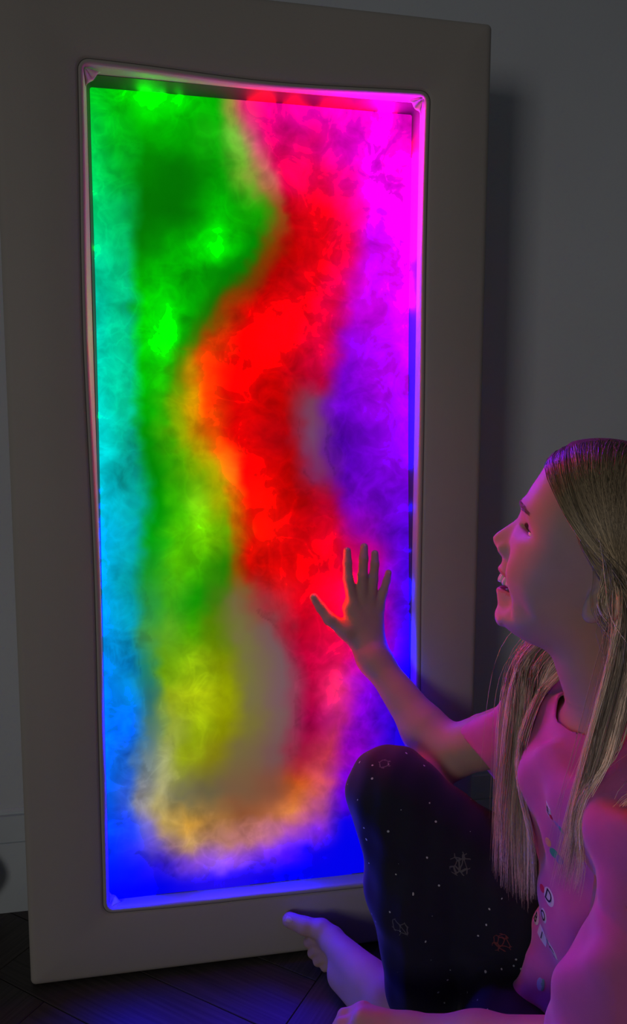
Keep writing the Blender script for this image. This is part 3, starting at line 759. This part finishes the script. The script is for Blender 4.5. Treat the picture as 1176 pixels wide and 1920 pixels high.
# ------------------------------------------------------------------ clothes
def folds(P, a=.0028):
    x, y, z = P[:, 0], P[:, 1], P[:, 2]
    return a*(np.sin(x*55+z*38+np.sin(y*40)*1.3)+.7*np.sin(y*70-z*62+np.sin(x*33)*1.5)+.5*np.sin(x*120+y*90+z*60))
GR = .010
SLE = np.array((0.6126, -0.1350, 0.3457)); SLA = np.array((0.5302, -0.1350, 0.2806))-SLE; SLA /= np.linalg.norm(SLA)
def sleeve_creases(P):
    """creases running round the upper arm where the sleeve bunches"""
    t = (P-np.array(SHR))@SLA
    return t
shirt_p = [CC((.757, -.355, .110), .096, (.702, -.337, .27), .088, .05, (TL, 1.32)), CC((.702, -.337, .27), .088, (.672, -.322, .40), .086, .05, (TL, 1.30)),
           CC(SHR, .051, SHL, .052, .05), CC((.683, -.333, .42), .062, (.675, -.330, .475), .054, .03),
           CC(SHR, .054, (0.5971, -0.1300, 0.3312), .056, .014),
           CC(SHL, .054, (0.6237, -0.4750, 0.4257), .052, .035), CC((0.6237, -0.4750, 0.4257), .050, (0.6114, -0.4850, 0.3667), .050, .006), CC((0.6114, -0.4850, 0.3667), .050, (0.5906, -0.4800, 0.2976), .052, .006), CC((0.5906, -0.4800, 0.2976), .052, (0.5789, -0.4700, 0.2355), .052, .006),
           Cone((0.6043, -0.3050, 0.1958), .008, (0.5960, -0.2970, 0.1467), .022, .010), Cone((0.6320, -0.3150, 0.2288), .030, (0.6322, -0.3150, 0.1462), .035, .02)]
ELn = np.array(ELL_)
def shirt_post(P, d):
    d = d+folds(P)
    # cross creases on both sleeves
    t = (P-np.array(SHR))@SLA; m = np.exp(-((t-.035)/.03)**2)
    d = d+m*.0035*np.sin(t*150+P[:, 2]*60)
    q = P-np.array((0.5618, -0.4700, 0.3863)); d = d+.0025*np.exp(-(np.abs(q[:, 2]+q[:, 0]*.4)/.006)**2-(np.linalg.norm(q, axis=1)/.035)**2)
    cut = (P-SLE)@SLA                                             # sleeve hem
    near = np.exp(-(np.linalg.norm(P-SLE, axis=1)/.125)**4)
    lowcut = .100+.01*np.sin(P[:, 0]*40)-P[:, 2]                   # bottom hem
    lowcut = np.where(np.linalg.norm(P-np.array((0.5970, -0.4400, 0.2524)), axis=1) < .11, lowcut-.0, lowcut)
    inner_ = d+.0042
    d = np.maximum(d, -inner_)
    d = np.maximum(d, np.where(near > .3, cut, -1))
    d = np.maximum(d, lowcut)
    neck = Cone((.683, -.335, .44), .052, tuple(hw((-40, 0, -80))), .060)(P)
    d = smax(d, -neck, .004)
    return d
shirt_f = Field(shirt_p, shirt_post)
V, Q = surf(shirt_f, (.46, -.62, .06), (.94, -.05, .56), .0021)
shirt_me = mesh_np('t_shirt', V, Q)
m_shirt = mat('pink_cotton', (.64, .14, .44), .85, bump=(1400, .4, .0005), noise=(60, .04), sheen=.3, spec=.2)
shirt = link('t_shirt', shirt_me, m_shirt, girl)
tag(shirt, 'pink short-sleeved t-shirt printed with beads and letters')

# leggings
lg = []
for c in legs:
    lg.append(Cone(c.a, c.ra+.0045, c.b, c.rb+.0045, c.k))
lg.append(Cone((.795, -.28, .10), .088, (.765, -.435, .10), .088, .04)); lg.append(Cone((.66, -.21, .15), .060, (.585, -.20, .15), .050, .04))
def leg_post(P, d):
    x, y, z = P[:, 0], P[:, 1], P[:, 2]
    d = d+.0010*np.sin(z*110+x*60+np.sin(y*50))+.0007*np.sin(x*150-y*120)
    a1 = np.array((.512, -.192, .058)); n1 = np.array((-.05, .1, -1.0)); n1 /= np.linalg.norm(n1)
    d = np.where(np.linalg.norm(P-a1, axis=1) < .07, np.maximum(d, (P-a1)@n1-(-.002)), d)
    a2 = np.array(ANL); n2 = a2-np.array(KNL); n2 /= np.linalg.norm(n2)
    d = np.where(np.linalg.norm(P-a2, axis=1) < .07, np.maximum(d, (P-a2)@n2+.02), d)
    return np.maximum(d, .001-z)
leg_f = Field(lg, leg_post)
V, Q = surf(leg_f, (.40, -.70, -.01), (.92, -.05, .42), .0024)
m_leg = mat('navy_leggings', (.012, .013, .030), .75, bump=(1500, .3, .0004), sheen=.15, spec=.25)
nt = m_leg.node_tree; b = nt.nodes['Principled BSDF']; tc = nt.nodes.new('ShaderNodeTexCoord')
def lk(a, c_): nt.links.new(a, c_)
dn = nt.nodes.new('ShaderNodeTexNoise'); dn.inputs['Scale'].default_value = 45; lk(tc.outputs['Object'], dn.inputs['Vector'])
ds = nt.nodes.new('ShaderNodeVectorMath'); ds.operation = 'SCALE'; ds.inputs['Scale'].default_value = .010; lk(dn.outputs['Color'], ds.inputs[0])
da = nt.nodes.new('ShaderNodeVectorMath'); lk(tc.outputs['Object'], da.inputs[0]); lk(ds.outputs[0], da.inputs[1]); dist_ = da.outputs[0]
def voro(scale, rnd, feature='F1'):
    n = nt.nodes.new('ShaderNodeTexVoronoi'); n.feature = feature; n.inputs['Scale'].default_value = scale; n.inputs['Randomness'].default_value = rnd
    lk(dist_, n.inputs['Vector']); return n
v1 = voro(66, .85); lt = nt.nodes.new('ShaderNodeMath'); lt.operation = 'LESS_THAN'; lt.inputs[1].default_value = .092; lk(v1.outputs['Distance'], lt.inputs[0])
mxa = nt.nodes.new('ShaderNodeMix'); mxa.data_type = 'RGBA'; mxa.inputs['A'].default_value = (.012, .013, .030, 1); mxa.inputs['B'].default_value = (.55, .6, .62, 1)
lk(lt.outputs[0], mxa.inputs['Factor'])
# scattered line motifs in dull red and grey
v2 = voro(11, .6); near = nt.nodes.new('ShaderNodeMath'); near.operation = 'LESS_THAN'; near.inputs[1].default_value = .14; lk(v2.outputs['Distance'], near.inputs[0])
v3 = voro(130, 1.0, 'DISTANCE_TO_EDGE'); ed = nt.nodes.new('ShaderNodeMath'); ed.operation = 'LESS_THAN'; ed.inputs[1].default_value = .07; lk(v3.outputs['Distance'], ed.inputs[0])
mu = nt.nodes.new('ShaderNodeMath'); mu.operation = 'MULTIPLY'; lk(near.outputs[0], mu.inputs[0]); lk(ed.outputs[0], mu.inputs[1])
sepc = nt.nodes.new('ShaderNodeSeparateColor'); lk(v2.outputs['Color'], sepc.inputs[0])
rp = nt.nodes.new('ShaderNodeMix'); rp.data_type = 'RGBA'; rp.inputs['A'].default_value = (.11, .11, .12, 1); rp.inputs['B'].default_value = (.20, .05, .05, 1)
g5 = nt.nodes.new('ShaderNodeMath'); g5.operation = 'GREATER_THAN'; g5.inputs[1].default_value = .5; lk(sepc.outputs[0], g5.inputs[0]); lk(g5.outputs[0], rp.inputs['Factor'])
mxb = nt.nodes.new('ShaderNodeMix'); mxb.data_type = 'RGBA'; lk(mu.outputs[0], mxb.inputs['Factor']); lk(mxa.outputs['Result'], mxb.inputs['A']); lk(rp.outputs['Result'], mxb.inputs['B'])
lk(mxb.outputs['Result'], b.inputs['Base Color'])
tag(link('leggings', mesh_np('leggings', V, Q), m_leg, girl), 'navy leggings with small white dots')

# printed beads and letters on the shirt front
shirt_bvh = BVHTree.FromPolygons([tuple(q) for q in np.array([v_.co for v_ in shirt_me.vertices])], [tuple(p_.vertices) for p_ in shirt_me.polygons])
pm = {}
def pmat(name, col):
    if name not in pm: pm[name] = mat('print_'+name, col, .5, spec=.3)
    return pm[name]
CAMP = np.array((0.22922784, -0.98348723, 0.7748148))
def letter_mesh(ch, size):
    cu = bpy.data.curves.new('glyph', 'FONT'); cu.body = ch; cu.size = size; cu.align_x = 'CENTER'; cu.align_y = 'CENTER'; cu.resolution_u = 3; cu.offset = size*.012
    ob = bpy.data.objects.new('glyph', cu); C.objects.link(ob)
    bpy.context.view_layer.update()
    me = bpy.data.meshes.new_from_object(ob.evaluated_get(bpy.context.evaluated_depsgraph_get()))
    vs = [tuple(q.co) for q in me.vertices]; fs = [tuple(p_.vertices) for p_ in me.polygons]
    bpy.data.objects.remove(ob); bpy.data.curves.remove(cu); bpy.data.meshes.remove(me)
    return vs, fs
def bead(pt, w, h, colname, col, ch=None, square=False, rot=0.0, lab=None):
    """a flat print that follows the cloth at the point of the chest nearest pt"""
    dv = Vector((.50, .76, -.42)).normalized()                    # projected sideways onto the cloth
    loc, nrm, idx, dist = shirt_bvh.ray_cast(Vector(pt)-dv*.10, dv, .3)
    if loc is None: loc, nrm, idx, dist = shirt_bvh.find_nearest(Vector(pt))
    nn = Vector(nrm); 
    front = Vector((-.93, .37, 0))
    if nn.dot(Vector(CAMP)-loc) < 0: nn = -nn
    acc = Vector((0, 0, 0))
    for q in shirt_bvh.find_nearest_range(loc, .006):
        w_ = q[1] if q[1].dot(nn) > 0 else -q[1]
        acc += w_
    if acc.length > 0: nn = acc.normalized()
    upv = Vector((0, 0, 1)); upv = (upv-nn*upv.dot(nn)).normalized(); rtv = upv.cross(nn)
    R_ = Matrix.Rotation(rot, 3, nn); upv = R_@upv; rtv = R_@rtv
    def put(x, y, lift):
        p0 = loc+rtv*x+upv*y
        q, n_, i_, d_ = shirt_bvh.ray_cast(p0+nn*.012, -nn, .03)
        if q is None or abs((q-p0).dot(nn)) > .005: q = p0
        return q+nn*lift
    v, f, mi = [], [], []
    RN, SG = 5, 24
    v.append(put(0, 0, .0007))
    for r in range(1, RN+1):
        for s in range(SG):
            a = 2*math.pi*s/SG; ca_, sa_ = math.cos(a), math.sin(a)
            if square:
                m_ = max(abs(ca_), abs(sa_)); m_ = m_**.85; ca_, sa_ = ca_/m_, sa_/m_
            v.append(put(ca_*w/2*r/RN, sa_*h/2*r/RN, .0007 if r < RN else .0002))
    for s in range(SG): f.append((0, 1+s, 1+(s+1) % SG)); mi.append(0)
    for r in range(RN-1):
        for s in range(SG): a = 1+r*SG+s; b_ = 1+r*SG+(s+1) % SG; f.append((a, a+SG, b_+SG, b_)); mi.append(0)
    mats = [pmat(colname, col)]
    if ch:
        lv, lf = letter_mesh(ch, min(w, h)*1.0); i = len(v)
        v += [put(x, y, .0011) for x, y, z in lv]; f += [tuple(i+k for k in q) for q in lf]; mi += [1]*len(lf)
        mats.append(pmat('ink', (.02, .02, .03)))
    o = link('printed_bead', mesh('printed_bead', v, f), mats, shirt, smooth=False)
    o.data.polygons.foreach_set('material_index', mi)
    if lab: tag(o, lab)
WH = (.78, .78, .80)
bead((0.5906, -0.3450, 0.3980), 0.0128, 0.0154, 'white', WH, 'E', True, -.25, 'white square bead with letter E')
bead((0.5939, -0.3450, 0.3914), 0.0075, 0.0066, 'red', (.65, .02, .06), None, False, 0, 'small red bead')
bead((0.5978, -0.3500, 0.3863), 0.0090, 0.0055, 'lilac', (.42, .25, .62), None, False, 0, 'lilac bead')
bead((0.6004, -0.3550, 0.3826), 0.0090, 0.0088, 'teal', (.18, .42, .38), None, False, 0, 'teal bead')
bead((0.5908, -0.3450, 0.3634), 0.0090, 0.0094, 'peach', (.85, .42, .22), None, False, 0, 'peach oval bead')
bead((0.5950, -0.3500, 0.3544), 0.0120, 0.0099, 'green', (.08, .42, .25), None, False, 0, 'green star bead')
bead((0.5982, -0.3550, 0.3507), 0.0105, 0.0099, 'violet', (.28, .16, .55), None, False, 0, 'violet bead')
bead((0.5873, -0.3400, 0.3074), 0.0105, 0.0077, 'red', (.65, .02, .06), None, False, 0, 'small red bead')
bead((0.5938, -0.3450, 0.3023), 0.0203, 0.0171, 'white', WH, 'D', False, -.2, 'white round bead with letter D')
bead((0.5796, -0.3350, 0.2757), 0.0150, 0.0143, 'white', WH, 'O', False, -.2, 'white oval bead')
bead((0.5824, -0.3350, 0.2663), 0.0150, 0.0143, 'white', WH, 'B', False, -.2, 'white round bead with letter B')
bead((0.5888, -0.3400, 0.2517), 0.0188, 0.0138, 'white', WH, 'I', True, -.25, 'white square bead with letter I')
bead((0.5934, -0.3450, 0.2500), 0.0075, 0.0055, 'slate', (.22, .30, .45), None, False, 0, 'slate blue bead')
bead((0.6004, -0.3450, 0.2431), 0.0188, 0.0154, 'white', WH, 'C', False, -.3, 'white round bead with letter C')
bead((0.5918, -0.3350, 0.1927), 0.0075, 0.0165, 'iridescent', (.45, .42, .75), None, False, -.1, 'long lilac bead')
bead((0.5938, -0.3370, 0.1934), 0.0045, 0.0154, 'teal', (.18, .42, .38), None, False, -.1, 'thin teal bead')

# ------------------------------------------------------------------ hair
GN = np.array([
 [tuple(hw((43,5,62))),(0.5737, -0.3647, 0.7221),(0.5800, -0.3843, 0.6964),(0.5927, -0.3978, 0.6747),(0.6067, -0.4063, 0.6591),(0.6132, -0.4123, 0.6409),(0.6055, -0.4300, 0.6139),(0.6025, -0.4250, 0.5738),(0.5940, -0.4200, 0.5231),(0.5851, -0.4150, 0.4711),(0.5785, -0.4050, 0.4146),(0.5734, -0.3950, 0.3557)],
 [tuple(hw((34,2,82))),(0.5833, -0.3707, 0.7376),(0.5857, -0.3893, 0.7067),(0.5963, -0.4018, 0.6811),(0.6103, -0.4088, 0.6594),(0.6257, -0.4048, 0.6314),(0.6101, -0.4350, 0.6007),(0.6106, -0.4300, 0.5555),(0.6016, -0.4300, 0.5068),(0.5941, -0.4250, 0.4549),(0.5861, -0.4200, 0.4068),(0.5836, -0.4100, 0.3536)],
 [tuple(hw((16,2,98))),(0.6008, -0.3808, 0.7479),(0.6002, -0.4013, 0.7150),(0.6095, -0.4123, 0.6823),(0.6239, -0.4138, 0.6506),(0.6445, -0.3978, 0.6140),(0.6159, -0.4450, 0.5843),(0.6124, -0.4500, 0.5387),(0.6063, -0.4550, 0.4934),(0.5974, -0.4600, 0.4534),(0.5917, -0.4600, 0.4152),(0.5884, -0.4600, 0.3812)],
 [tuple(hw((-8,2,100))),tuple(hw((-18,42,86))),tuple(hw((-36,64,55))),tuple(hw((-50,72,15))),tuple(hw((-62,72,-20))),tuple(hw((-74,68,-55))),(0.6365, -0.4500, 0.5658),(0.6381, -0.4550, 0.5197),(0.6345, -0.4600, 0.4741),(0.6306, -0.4650, 0.4336),(0.6301, -0.4650, 0.3994),(0.6292, -0.4650, 0.3699)],
 [tuple(hw((-50,2,98))),tuple(hw((-60,42,82))),tuple(hw((-78,58,50))),tuple(hw((-92,58,10))),tuple(hw((-98,52,-30))),tuple(hw((-98,46,-60))),(0.6660, -0.4600, 0.5485),(0.6718, -0.4600, 0.5000),(0.6751, -0.4600, 0.4509),(0.6761, -0.4600, 0.4111),(0.6777, -0.4600, 0.3707),(0.6790, -0.4600, 0.3349)]])
GB = GN[[0, 1, 2, 3, 4]].copy()
GB[0] = GN[1]; GB[0][7:] = [(0.6282, -0.4200, 0.5509),(0.6480, -0.4100, 0.4947),(0.6669, -0.4000, 0.4355),(0.6831, -0.3900, 0.3792),(0.6998, -0.3800, 0.3202)]
GB[1] = (GN[1]+GN[2])/2; GB[1][5:] = [(0.6140, -0.4400, 0.6350),(0.6311, -0.4300, 0.5934),(0.6518, -0.4200, 0.5444),(0.6704, -0.4100, 0.4930),(0.6900, -0.4000, 0.4335),(0.7069, -0.3900, 0.3768),(0.7243, -0.3800, 0.3174)]
GB[2][5:] = [(0.6272, -0.4400, 0.6298),(0.6447, -0.4300, 0.5878),(0.6658, -0.4200, 0.5385),(0.6848, -0.4100, 0.4866),(0.7016, -0.4000, 0.4324),(0.7189, -0.3900, 0.3755),(0.7366, -0.3800, 0.3159)]
GS = np.array([
 [(0.5815, -0.3863, 0.6966),(0.5857, -0.3913, 0.6798),(0.5917, -0.3948, 0.6654),(0.5994, -0.3973, 0.6517),(0.6039, -0.4063, 0.6400),(0.6089, -0.4113, 0.6237),(0.6142, -0.4100, 0.5984),(0.6112, -0.4100, 0.5735),(0.6071, -0.4100, 0.5486),(0.6029, -0.4100, 0.5236),(0.5960, -0.4100, 0.4986),(0.5918, -0.4100, 0.4732)],
 [(0.5833, -0.3888, 0.6944),(0.5897, -0.3953, 0.6803),(0.5976, -0.4008, 0.6662),(0.6055, -0.4028, 0.6525),(0.6077, -0.4103, 0.6407),(0.6149, -0.4088, 0.6228),(0.6107, -0.4200, 0.6013),(0.6098, -0.4200, 0.5768),(0.6058, -0.4200, 0.5522),(0.6050, -0.4150, 0.5254),(0.6031, -0.4100, 0.4980),(0.5989, -0.4100, 0.4727)]])
def loc2w(L_): return [tuple(hw(p_)) for p_ in L_]
GF = np.array([
 loc2w([(47,-3,58),(42,-26,47),(32,-46,28),(14,-61,5),(-8,-70,-25),(-18,-73,-65),(-20,-68,-105)])+[(0.6196, -0.2250, 0.5245),(0.5962, -0.2350, 0.4744),(0.5846, -0.2500, 0.4109),(0.5726, -0.2700, 0.3519),(0.5651, -0.2850, 0.2887)],
 loc2w([(35,-3,80),(28,-34,66),(14,-56,42),(-6,-69,10),(-22,-74,-25),(-28,-74,-65),(-30,-70,-105)])+[(0.6246, -0.2350, 0.5241),(0.6121, -0.2500, 0.4726),(0.5954, -0.2680, 0.4120),(0.5797, -0.2850, 0.3469),(0.5827, -0.2950, 0.2649)],
 loc2w([(15,-3,96),(6,-38,82),(-12,-62,52),(-28,-72,15),(-38,-75,-25),(-42,-74,-65),(-42,-68,-105)])+[(0.6316, -0.2500, 0.5157),(0.6177, -0.2650, 0.4654),(0.6023, -0.2800, 0.4108),(0.5904, -0.2950, 0.3515),(0.5909, -0.3000, 0.2673)],
 loc2w([(-15,-3,98),(-24,-38,86),(-42,-62,55),(-55,-70,15),(-62,-72,-25),(-62,-68,-65),(-58,-60,-105)])+[(0.6431, -0.2700, 0.4968),(0.6238, -0.2850, 0.4484),(0.6051, -0.3000, 0.3957),(0.5944, -0.3100, 0.3413),(0.5911, -0.3150, 0.2775)],
])
head_f = Field([headp]+neckb)
obst = Field([headp]+neckb+shirt_p+[arm_r[-1]])
def hair(G, N, seed, clumps, spread, name, hug=6, lo_s=0., hi_s=None, Mp=34, keep_u=None, wide=1.0):
    r = np.random.RandomState(seed); ng = len(G); hi_s = hi_s if hi_s is not None else ng-1
    cs = np.sort(r.uniform(lo_s, hi_s, clumps)); cid = r.randint(0, clumps, N)
    s = np.clip(cs[cid]+r.randn(N)*spread, lo_s, hi_s)
    s0 = r.uniform(lo_s, hi_s, N)                                 # roots spread evenly
    i = np.clip(s.astype(int), 0, ng-2); t = (s-i)[:, None, None]
    P = G[i]*(1-t)+G[i+1]*t
    i_ = np.clip(s0.astype(int), 0, ng-2); t = (s0-i_)[:, None, None]
    P0 = G[i_]*(1-t)+G[i_+1]*t
    K = P.shape[1]; w = np.clip(np.arange(K)/(K*.45), 0, 1)[None, :, None]; P = P0*(1-w)+P*w
    # Catmull-Rom resample
    u = np.linspace(0, K-1.001, Mp); k = u.astype(int); f_ = (u-k)[None, :, None]
    g = lambda q: P[:, np.clip(k+q, 0, K-1)]
    a, b_, c_, d_ = g(-1), g(0), g(1), g(2)
    S = .5*(2*b_+(c_-a)*f_+(2*a-5*b_+4*c_-d_)*f_**2+(3*b_-a-3*c_+d_)*f_**3)
    U = np.linspace(0, 1, Mp)[None, :, None]
    L_ = (.60+.40*r.uniform(0, 1, N)**.6)[:, None]
    # length variation: resample along a shortened parameter
    uu = np.linspace(0, 1, Mp)[None, :]*L_*(Mp-1); kk = np.clip(uu.astype(int), 0, Mp-2); ff = (uu-kk)[..., None]
    S = np.take_along_axis(S, kk[..., None].repeat(3, 2), 1)*(1-ff)+np.take_along_axis(S, (kk+1)[..., None].repeat(3, 2), 1)*ff
    coff = r.randn(clumps, 1, 3)*.0045*wide; noff = r.randn(N, 1, 3)*.0016*wide
    ph = r.rand(clumps, 1, 3)*6; wave = np.sin(U*9+ph)*.0022+np.sin(U*19+ph*2)*.0008
    grow = np.clip((U-.30)*2.4, 0.10, 1)
    S = S+(coff[cid]+wave[cid]*wide)*grow+noff*np.clip(U*1.6, .25, 1)
    fly = (r.rand(N, 1, 1) < .03)*r.randn(N, 1, 3)*.009*np.clip(U*2-.3, 0, 1); S = S+fly
    nh = int(Mp*hug/12)
    tgt = r.uniform(.0022, .0075, N)
    TG = (tgt[:, None]*np.clip(.2+np.arange(Mp)[None]/(Mp*.13), 0, 1))
    for it in range(4):
        flat = S.reshape(-1, 3); d = obst(flat); dh = head_f(flat[:]); 
        gr = grad(obst, flat)
        move = np.maximum(TG.ravel()-d, 0)
        flat = flat+gr*move[:, None]
        S = flat.reshape(S.shape)
        h = S[:, :nh].reshape(-1, 3); d = headp(h); gh = grad(headp, h)
        h = h+gh*(TG[:, :nh].ravel()-d)[:, None]*np.tile(np.linspace(1, .0, nh)**.5, N)[:, None]*.8
        S[:, :nh] = h.reshape(N, nh, 3)
    S[:, 1:-1] = (S[:, :-2]+2*S[:, 1:-1]+S[:, 2:])/4
    br = np.clip(1+r.randn(N)*.28, .45, 1.7)*np.clip(1+r.randn(clumps)[cid]*.36, .45, 1.9)
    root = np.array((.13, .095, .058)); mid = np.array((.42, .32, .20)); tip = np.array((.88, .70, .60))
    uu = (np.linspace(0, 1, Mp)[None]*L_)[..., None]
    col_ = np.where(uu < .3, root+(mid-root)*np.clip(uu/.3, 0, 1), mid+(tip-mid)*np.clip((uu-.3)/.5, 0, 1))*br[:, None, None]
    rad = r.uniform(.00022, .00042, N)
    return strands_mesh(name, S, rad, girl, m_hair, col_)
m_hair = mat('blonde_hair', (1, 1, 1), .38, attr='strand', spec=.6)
HN = HAIRN = 1.0
hair(GN[:2], int(1900*HN), 11, 36, .03, 'hair')
hair(GB, int(4200*HN), 13, 80, .05, 'hair')
hair(GS, 260, 14, 14, .05, 'hair')
o = hair(GF, int(2700*HN), 12, 60, .06, 'hair', hug=6)
# scalp under the strands
class Cap:
    k = .002; sub = False
    def __call__(s, P):
        p_ = hl(P); d = headp(P)-.0028
        xl = np.interp(p_[:, 2], [-140, -65, -38, -23, -7, 3, 17, 25, 35, 56, 75, 90], [-90, -90, -84, -80, -68, -49, -24, -11, 4, 24, 31, 40])
        return np.maximum(np.maximum(d, -(headp(P)+.002)), np.maximum((p_[:, 0]-xl)/1000*.7, (-95-p_[:, 2])/1000))
capf = Field([Cap()])
V, Q = surf(capf, HO-.15, HO+.13, .0024)
m_scalp = mat('hair_roots', (.085, .062, .04), .7, noise=(300, .3))
link('scalp_hair', mesh_np('scalp_hair', V, Q), m_scalp, girl)

# ------------------------------------------------------------------ dark cushion at the left edge
m_cush = mat('dark_grey_fabric', (.045, .047, .052), .9, bump=(500, .4, .001), noise=(30, .1))
CE = np.array((-.250, .146, .080))
cf = Field([Ell(CE, (.163, .030, .080), None, .02), Cone(CE+(-.05, 0, .03), .028, CE+(.04, 0, .03), .028, .05)], lambda P, d: np.maximum(d+.0012*np.sin(P[:, 0]*60)*np.sin(P[:, 2]*70), .0008-P[:, 2]))
V, Q = surf(cf, (-.50, -.06, -.01), (-.04, .19, .20), .004)
o = link('floor_cushion', mesh_np('floor_cushion', V, Q), m_cush)
tag(o, 'dark grey rounded cushion at the left edge, on the floor by the baseboard', 'cushion')
